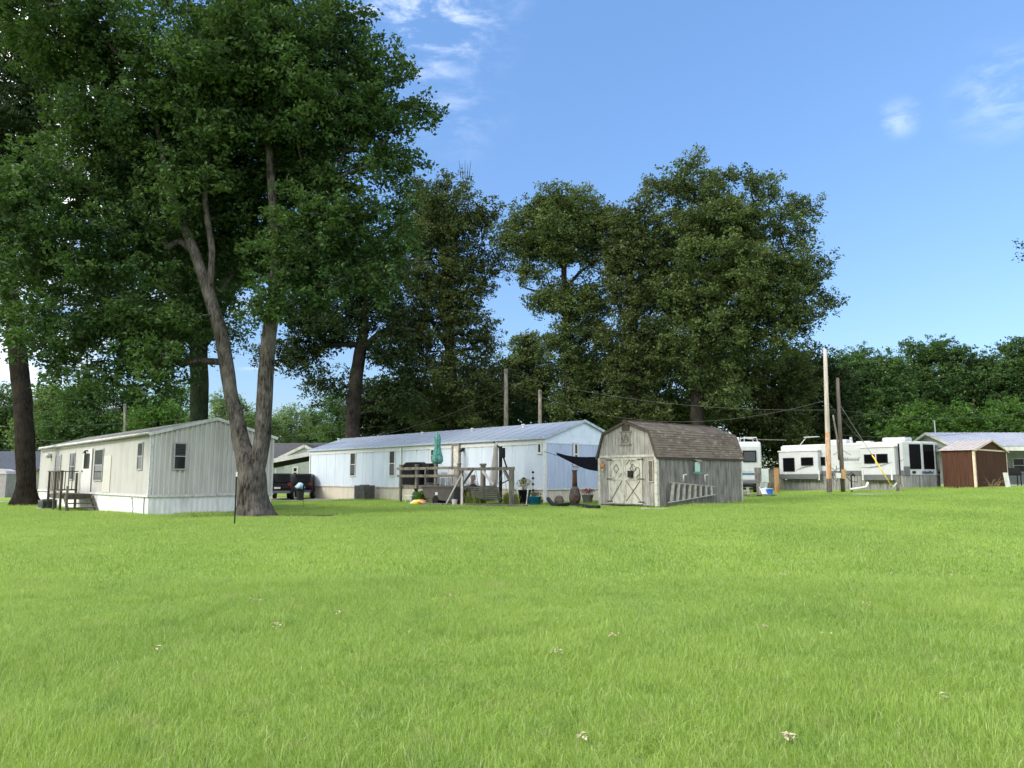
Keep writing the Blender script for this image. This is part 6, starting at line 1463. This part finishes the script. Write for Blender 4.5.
# airy oak in the middle
tree('oak_tree', 'airy oak with visible crooked limbs in the middle of the tree row', 567, 62,
     [[(568, None, .42), (568, 400, .36), (567, 340, .30), (565, 300, .26), (563, 255, .2), (560, 215, .12), (562, 190, .06)], [(566, 318, .2), (553, 300, .16), (540, 293, .11), (520, 286, .03)], [(565, 290, .16), (580, 272, .12), (595, 262, .03)], [(564, 270, .14), (550, 250, .10), (535, 235, .06)], [(566, 335, .12), (585, 320, .08), (598, 300, .05)]],
     [(560, 200, 30, 20), (535, 215, 24, 20), (580, 222, 26, 22), (520, 245, 18, 18), (548, 245, 30, 16), (590, 245, 18, 16), (545, 300, 20, 16), (575, 300, 22, 16), (590, 330, 18, 22), (560, 335, 18, 16), (528, 270, 14, 12), (545, 272, 16, 8), (580, 370, 22, 30), (568, 405, 28, 22), (562, 232, 46, 42), (572, 305, 32, 30), (590, 200, 14, 14), (522, 235, 24, 34), (600, 235, 22, 36), (598, 300, 16, 40), (530, 268, 22, 20), (548, 205, 22, 16), (502, 240, 14, 24), (548, 300, 22, 22), (562, 345, 30, 26), (588, 275, 18, 30), (600, 345, 16, 30)],
     170, 1.0, 250, .22, L_oak, bk_d, 23, 'trees behind the blue home', kbr=.028)
tree('young_tree', 'lower rounded tree in the sky gap left of the airy oak', 528, 78,
     [[(528, None, .28), (528, 400, .22), (527, 360, .12)]], [(526, 350, 24, 20), (515, 370, 22, 22), (540, 375, 24, 24), (525, 395, 34, 22), (512, 412, 26, 16), (545, 412, 26, 16)],
     75, 1.2, 260, .26, L_oak, bk_d, 29, 'trees behind the blue home')
tree('oak_tree', 'dark trunked oak filling the space between the airy oak and the largest oak', 633, 60,
     [[(633, None, .45), (633, 400, .4), (634, 340, .34), (631, 290, .26), (628, 240, .14), (630, 205, .07)], [(633, 330, .2), (612, 290, .12), (605, 260, .08)], [(633, 345, .2), (652, 310, .12)]],
     [(625, 215, 24, 18), (645, 205, 14, 14), (612, 245, 22, 24), (640, 250, 30, 30), (615, 290, 22, 24), (645, 295, 28, 28), (605, 335, 16, 18), (622, 375, 30, 22), (650, 360, 24, 30), (612, 405, 26, 20), (645, 408, 30, 20), (632, 262, 36, 70), (635, 350, 36, 50), (606, 215, 14, 18), (655, 190, 18, 22)],
     130, 1.1, 240, .23, L_oakd, bk_d, 31, 'trees behind the blue home', kbr=.028)
tree('oak_tree', 'largest oak, broad olive crown standing above the barn-shaped shed', 698, 60,
     [[(697, None, .62), (697, 400, .52), (699, 360, .46), (694, 325, .34), (690, 290, .26), (688, 240, .18), (695, 190, .09)], [(699, 362, .36), (712, 330, .30), (724, 305, .24), (738, 270, .16), (750, 225, .1)], [(715, 328, .2), (745, 320, .15), (775, 300, .1), (800, 280, .06)], [(693, 320, .2), (670, 290, .13), (662, 250, .08)]],
     [(693, 163, 26, 13), (680, 185, 26, 18), (715, 195, 34, 20), (765, 190, 38, 18), (800, 205, 22, 18), (790, 235, 30, 22), (740, 225, 48, 24), (670, 225, 28, 24), (700, 255, 50, 30), (750, 270, 45, 30), (805, 275, 30, 24), (822, 300, 20, 24), (795, 315, 34, 22), (670, 290, 36, 30), (720, 320, 46, 26), (820, 262, 14, 14), (768, 345, 40, 22), (690, 350, 34, 24), (820, 330, 12, 8), (735, 260, 85, 70), (700, 340, 60, 55), (770, 300, 60, 50), (690, 300, 50, 50), (700, 210, 50, 50), (735, 175, 22, 12), (720, 385, 40, 30)],
     290, 1.12, 300, .23, L_oak, bk_o, 37, 'trees behind the blue home', kbr=.024, gap=.52)
US = 'understory trees behind the homes'
for i, (px, Y, lab, el, m_, n_) in enumerate([
    (480, 70, 'dark low tree behind the utility poles above the blue roof', [(480, 390, 40, 36), (505, 415, 40, 22), (460, 410, 50, 34)], L_dark, 60),
    (590, 70, 'dark low tree below the airy oak behind the blue home gable', [(595, 385, 42, 44), (600, 425, 40, 20), (570, 425, 40, 20)], L_dark, 62),
    (640, 72, 'dark low tree behind the peak of the barn-shaped shed', [(645, 370, 36, 44), (640, 420, 44, 24)], L_dark, 60),
    (735, 68, 'broad olive understory tree behind the brown shingle roof', [(735, 375, 45, 40), (775, 385, 45, 44), (715, 415, 50, 24), (765, 430, 46, 28), (700, 385, 30, 28)], L_oakd, 120),
    (800, 72, 'dark tree directly behind the left end of the camper', [(812, 378, 36, 36), (795, 425, 45, 44), (830, 400, 30, 50), (835, 440, 34, 36), (778, 450, 24, 24)], L_dark, 105),
    (365, 75, 'dark mass of foliage low behind the middle of the blue roof', [(380, 405, 40, 28), (410, 425, 40, 22), (440, 430, 40, 20), (368, 420, 26, 26)], L_dark, 80),
    (670, 64, 'yellow-green shrub-like tree right behind the shed peak', [(668, 405, 24, 18), (610, 424, 10, 8), (690, 422, 26, 14)], L_oak, 34),
]):
    tree('understory_tree', lab, px, Y, [[(px, None, .25), (px+2, 425, .2), (px-2, 405, .05)]], el, n_, 1.35, 230, .28, m_, bk_d, 50+i, US, flare=.2)
FR = 'trees of the wood on the right'
for i, (px, Y, lab, el, m_, n_) in enumerate([
    (865, 92, 'dark green wood-edge tree just right of the big oak', [(862, 362, 26, 18), (845, 385, 34, 34), (872, 395, 30, 34), (860, 425, 40, 24)], L_forest, 85),
    (890, 90, 'rounded blue-green tree above the middle of the camper', [(890, 368, 20, 18), (888, 395, 28, 30), (895, 425, 32, 20)], L_forest, 70),
    (915, 96, 'tall thin-topped tree above the bow end of the camper', [(912, 352, 12, 14), (922, 362, 18, 20), (915, 390, 26, 30), (925, 420, 28, 22)], L_forest, 70),
    (945, 94, 'tall leafy tree with broad top above the brown shed', [(940, 352, 22, 14), (955, 362, 22, 20), (945, 390, 32, 28), (950, 420, 34, 18)], L_forest, 80),
    (985, 94, 'rounded mid-height tree right of the broad-topped one', [(985, 366, 24, 16), (975, 390, 30, 24), (995, 398, 30, 26)], L_forest, 70),
    (1015, 90, 'tallest grey-green tree at the right edge of the wood', [(1018, 350, 20, 14), (1012, 375, 24, 26), (1030, 385, 30, 40), (1010, 405, 26, 22)], L_forest, 78),
    (1075, 85, 'big tree mostly beyond the right edge of the view', [(1075, 330, 45, 50), (1100, 270, 60, 60), (1075, 390, 50, 40)], L_forest, 110),
    (925, 80, 'bright green low tree behind the camper roof', [(918, 416, 18, 14), (935, 428, 24, 8), (905, 430, 20, 8)], L_bright, 40),
    (975, 80, 'bright green bushy tree above the metal roof', [(958, 414, 14, 10), (985, 424, 30, 9), (955, 430, 22, 7)], L_bright, 46),
    (1010, 80, 'bright yellow-green bushy tree low at the right edge', [(1008, 410, 16, 12), (1018, 422, 22, 12), (1000, 430, 24, 7)], L_bright, 42),
]):
    el = el+[(px, 436, 26, 22)]
    tree('forest_tree', lab, px, Y, [[(px, None, .3), (px+2, 425, .2), (px-2, 400, .05)]], el, n_, 1.5, 240, .30, m_, bk_d, 80+i, FR, flare=.2)
# small crown tip that enters at the right edge, tree out of frame
tree('ash_tree', 'tip of a tree reaching into the right edge high in the sky', 1092, 45,
     [[(1092, None, .35), (1092, 400, .3), (1090, 330, .2), (1078, 270, .1)], [(1088, 300, .1), (1055, 265, .06), (1030, 252, .03)]], [(1085, 250, 36, 45), (1034, 250, 12, 8), (1050, 262, 18, 12), (1100, 310, 50, 40)], 60, .8, 160, .18, L_dark, bk_d, 99)
FL = 'distant trees behind the cream home'
for i, (px, Y, lab, el, m_, n_) in enumerate([
    (45, 100, 'pale hazy tree beyond the street right of the dark trunk', [(50, 405, 22, 24), (38, 430, 26, 24), (62, 435, 20, 20)], L_pale, 55),
    (85, 92, 'distant dark green tree between the dark trunk and the far pole', [(85, 400, 26, 24), (75, 425, 32, 24), (105, 430, 28, 22)], L_forest, 70),
    (12, 105, 'distant dark tree left of the dark trunk', [(10, 415, 26, 26), (-10, 430, 30, 26), (0, 395, 16, 16)], L_forest, 55),
    (128, 95, 'distant tree half hidden behind the far utility pole', [(128, 402, 18, 20), (135, 425, 26, 20), (118, 428, 20, 16)], L_forest, 46),
    (160, 80, 'bright yellow-green tree above the cream roof', [(158, 415, 26, 12), (175, 422, 20, 10), (145, 424, 20, 9)], L_bright, 40),
    (180, 110, 'distant rounded tree left of the ivy-green trunk', [(178, 400, 16, 18), (170, 420, 24, 20), (160, 400, 14, 14)], L_forest, 40),
    (225, 120, 'distant pale green tree between ivy-green trunk and maple', [(218, 405, 14, 12), (232, 412, 22, 18), (240, 425, 26, 16)], L_pale, 40),
    (285, 135, 'distant tree line top right of the maple trunk', [(288, 418, 18, 12), (275, 425, 20, 16), (300, 430, 20, 16)], L_pale, 36),
    (312, 140, 'taller distant tree in the low sky gap right of the maple', [(312, 415, 16, 11), (325, 420, 14, 14), (315, 434, 26, 16)], L_forest, 40),
    (338, 120, 'distant tree just left of the grey trunk behind the blue home', [(335, 405, 14, 18), (345, 420, 16, 22), (335, 438, 20, 16)], L_forest, 44),
    (262, 130, 'distant tree seen between the twin maple trunks', [(258, 418, 16, 12), (250, 430, 20, 14), (268, 430, 18, 14)], L_pale, 32),
]):
    el = el+[(px, 446, 26, 18)]
    tree('distant_tree', lab, px, Y, [[(px, None, .3), (px+1, 440, .24), (px-1, 415, .12)]], el, n_, 1.6, 200, .34, m_, bk_d, 120+i, FL, flare=.2, tw=.3)
# hedgerow and far woods that close the horizon
def band(name, pts, hgt, dep, n, ls, m, seed):
    rng = np.random.default_rng(seed); out_ = []
    pts = np.array(pts, float); seg = np.linalg.norm(np.diff(pts, axis=0), axis=1); cum = np.concatenate([[0], np.cumsum(seg)])
    nc = int(cum[-1]/2.2); 
    for _ in range(nc*4):
        d = rng.uniform(0, cum[-1]); k = min(len(seg)-1, np.searchsorted(cum, d)-1 if d > 0 else 0); f_ = (d-cum[k])/seg[k]; p = pts[k]+(pts[k+1]-pts[k])*f_
        H = hgt*(.75+.35*math.sin(d*.13+seed)*math.sin(d*.041+1)); z = H*rng.uniform(0, 1)**.8; r = rng.uniform(1.2, 2.4)
        c = np.array([p[0]+rng.normal(0, dep), p[1]+rng.normal(0, dep), z]); dd = rng.normal(size=(n, 3)); dd /= np.linalg.norm(dd, axis=1)[:, None]
        out_.append(c+dd*r*(rng.uniform(.2, 1, (n, 1))**.5))
    LC = np.concatenate(out_); LC[:, 2] = np.maximum(LC[:, 2], .3); V, Fa = leaf_arrays(LC, rng, ls, .5); return tag(mesh_np(name, V, Fa, m, None), kind='stuff')
tag(band('far_wood', [(-150, 150), (-90, 165), (-40, 170), (20, 150), (70, 130)], 7, 3.5, 46, .75, L_forest, 3), 'far dark wood closing the horizon behind the park')
tag(band('brush', [(-8, 74), (0, 78), (20, 76), (38, 84), (55, 92), (75, 96)], 4.2, 1.6, 60, .4, L_dark, 4), 'dense dark brush under the trees behind the homes')

# ---------------------------------------------------------------- lawn
blade_m = ground_material('grass_blades', True)
tufts = bpy.data.collections.new('grass_tufts')
def tuft(i, n, rad, h, wd, seg2=True):
    rng = np.random.default_rng(900+i); a = rng.uniform(0, 6.283, n); rr = rad*np.sqrt(rng.uniform(0, 1, n)); x, y = np.cos(a)*rr, np.sin(a)*rr
    cl = rng.normal(0, 1, (int(n/10)+1, 2))    # clumped lean and height
    ci = rng.integers(0, len(cl), n); H = h*rng.uniform(.45, 1.15, n)*(1+.22*cl[ci, 0].clip(-1.2, 1.5)); le = rng.normal(0, .45, (n, 2))+cl[ci]*.22; w_ = wd*rng.uniform(.6, 1.2, n); ca = rng.uniform(0, 3.14, n); dx, dy = np.cos(ca)*w_/2, np.sin(ca)*w_/2; z = np.full(n, -.01)
    lx_, ly = le[:, 0]*H, le[:, 1]*H
    if seg2:
        V = np.stack([np.stack([x-dx, y-dy, z], 1), np.stack([x+dx, y+dy, z], 1), np.stack([x+lx_*.35+dx*.8, y+ly*.35+dy*.8, H*.6], 1), np.stack([x+lx_*.35-dx*.8, y+ly*.35-dy*.8, H*.6], 1), np.stack([x+lx_, y+ly, H*(1-.22*np.hypot(le[:, 0], le[:, 1])).clip(.3, 1)], 1)], 1).reshape(-1, 3)
        k = np.arange(n)*5; Fa = np.stack([np.stack([k, k+1, k+2], 1), np.stack([k, k+2, k+3], 1), np.stack([k+3, k+2, k+4], 1)], 1).reshape(-1, 3)
    else:
        V = np.stack([np.stack([x-dx, y-dy, z], 1), np.stack([x+dx, y+dy, z], 1), np.stack([x+lx_, y+ly, H], 1)], 1).reshape(-1, 3); k = np.arange(n)*3; Fa = np.stack([k, k+1, k+2], 1)
    o = mesh_np('grass_tuft', V, Fa, blade_m, None); COL.objects.unlink(o); tufts.objects.link(o); o.name = 'tuft_%02d' % i
NV = 5
for i in range(NV): tuft(i, 3800, .42, .085, .0029)
for i in range(NV): tuft(NV+i, 3000, .85, .078, .0065)
for i in range(NV): tuft(2*NV+i, 4000, 1.7, .072, .014, False)
GDRV = GX(330, 51.5)
BARE = []; thatch = mat('thatch', (.30, .27, .15), .95, .2, 30, col2=(.16, .2, .07), bump=.8, bscale=60)
for px_, py_, r_ in ((195, 752, .28), (560, 664, .22), (5, 726, .25), (135, 690, .2), (265, 622, .3), (305, 745, .2), (600, 760, .2), (880, 640, .25)):
    g = G(px_, py_); BARE.append((g.x, g.y, r_)); tag(drape('bare_soil', blob_poly(g.x, g.y, r_*1.1, r_*.8, 0, seed=px_), .004, thatch), kind='structure')
rng = np.random.default_rng(77); pts_ = []; var_ = []
def lay(y0, y1, step, vbase, jit):
    y = y0
    while y < y1:
        half = y*.70+1.5; x = -half
        while x < half:
            X, Y = x+rng.uniform(-jit, jit), y+rng.uniform(-jit, jit); x += step
            ok = True
            for fr, L_, W_ in ((A, LA, WA), (B, LB, WB), (S, WS, LS), (R_, LR, WR), (Bn, Ln, Wn)):
                q_ = fr.loc((X, Y, 0)); mrg = .15 if vbase < 2*NV else .6
                if -mrg < q_.x < L_+mrg and -W_-mrg < q_.y < mrg: ok = False
            q_ = ((X-TB.x-.2)/3.6)**2+((Y-TB.y-.1)/1.6)**2
            if q_ < 1 and rng.uniform() < .93: ok = False
            dq = GDRV.x-2.2; 
            if ((X-dq)/8.6)**2+((Y-GDRV.y-2.5)/5.4)**2 < 1: ok = False
            for bx_, by_, br_ in BARE:
                if math.hypot(X-bx_, Y-by_) < br_ and vbase < NV: ok = rng.uniform() < .5
            if ok: pts_.append((X, Y, gz(X, Y))); var_.append(vbase+int(rng.integers(0, NV)))
        y += step*.9
lay(2.6, 11, .42, 0, .14); lay(11, 33, .85, NV, .3); lay(34, 50, 1.7, 2*NV, .5)
me = bpy.data.meshes.new('grass'); me.from_pydata(pts_, [], [])
at = me.attributes.new('variant', 'INT', 'POINT'); at.data.foreach_set('value', np.array(var_, dtype=np.int32))
at = me.attributes.new('rot', 'FLOAT_VECTOR', 'POINT'); rv = np.zeros((len(pts_), 3), np.float32); rv[:, 2] = rng.uniform(0, 6.28, len(pts_)); at.data.foreach_set('vector', rv.ravel())
at = me.attributes.new('siz', 'FLOAT_VECTOR', 'POINT'); sv = np.ones((len(pts_), 3), np.float32)
P_ = np.array(pts_); near_ = []
for X, Y, _z in pts_:
    k = 1.0
    for fr, Lx, Wx in ((A, LA, WA), (B, LB, WB), (S, WS, LS), (R_, LR, WR), (Bn, Ln, Wn)):
        q_ = fr.loc((X, Y, 0)); dd = max(-q_.x, q_.x-Lx, -Wx-q_.y, q_.y)
        if dd < (1.3 if Y > 24 else .8): k = 1.7
    near_.append(k)
sv[:, 2] = np.array(near_)*(1+.22*np.sin(P_[:, 0]*.9+P_[:, 1]*.35)*np.sin(P_[:, 1]*.7+1)+rng.normal(0, .20, len(pts_))).clip(.45, 1.9); at.data.foreach_set('vector', sv.ravel())
go = link(bpy.data.objects.new('grass', me)); tag(go, 'lush bright green mown lawn grass covering the whole foreground', kind='stuff')
ng = bpy.data.node_groups.new('grass_instances', 'GeometryNodeTree')
ng.interface.new_socket('Geometry', in_out='INPUT', socket_type='NodeSocketGeometry'); ng.interface.new_socket('Geometry', in_out='OUTPUT', socket_type='NodeSocketGeometry')
gi = ng.nodes.new('NodeGroupInput'); go_ = ng.nodes.new('NodeGroupOutput'); ip = ng.nodes.new('GeometryNodeInstanceOnPoints'); ci = ng.nodes.new('GeometryNodeCollectionInfo')
ci.inputs['Collection'].default_value = tufts; ci.inputs['Separate Children'].default_value = True; ci.inputs['Reset Children'].default_value = True
def na(nm, ty): n_ = ng.nodes.new('GeometryNodeInputNamedAttribute'); n_.data_type = ty; n_.inputs['Name'].default_value = nm; return n_
va, ra, sa = na('variant', 'INT'), na('rot', 'FLOAT_VECTOR'), na('siz', 'FLOAT_VECTOR')
L_ = ng.links.new; L_(gi.outputs[0], ip.inputs['Points']); L_(ci.outputs[0], ip.inputs['Instance']); ip.inputs['Pick Instance'].default_value = True
L_(va.outputs[0], ip.inputs['Instance Index']); L_(ra.outputs[0], ip.inputs['Rotation']); L_(sa.outputs[0], ip.inputs['Scale']); L_(ip.outputs[0], go_.inputs[0])
md = go.modifiers.new('grass', 'NODES'); md.node_group = ng
print('GRASS', len(pts_))
# pale dead leaf litter on the lawn
lit = mat('dry_leaf', (.50, .46, .30), .8, .2, 20, col2=(.34, .28, .16))
random.seed(3)
for i, (px, py) in enumerate([(158, 659), (256, 607), (275, 634), (335, 620), (280, 636), (450, 602), (557, 663), (615, 645), (767, 635), (867, 611), (893, 580), (949, 582), (700, 549), (785, 580), (945, 710), (585, 752), (908, 556), (1000, 565), (965, 560), (663, 552), (827, 643), (788, 752), (313, 571), (905, 512), (940, 511)]):
    g = G(px, py); b = MB(); sc = g.y/9*.8
    for k in range(random.randint(4, 9)):
        x, y = random.gauss(0, .05*min(sc, 1.6)), random.gauss(0, .04*min(sc, 1.6)); z = random.uniform(.06, .10); a = random.uniform(0, 6.28); l = random.uniform(.015, .038)
        dx, dy = math.cos(a)*l, math.sin(a)*l; b.quad((x-dx, y-dy, z), (x-dy*.4, y+dx*.4, z+.012), (x+dx, y+dy, z+.004), (x+dy*.4, y-dx*.4, z+.01))
    t = b.build('fallen_leaves', lit, None); t.location = g; tag(t, 'small patch of pale dry leaves lying on the lawn', 'fallen leaves', 'dry leaf scraps on the lawn')
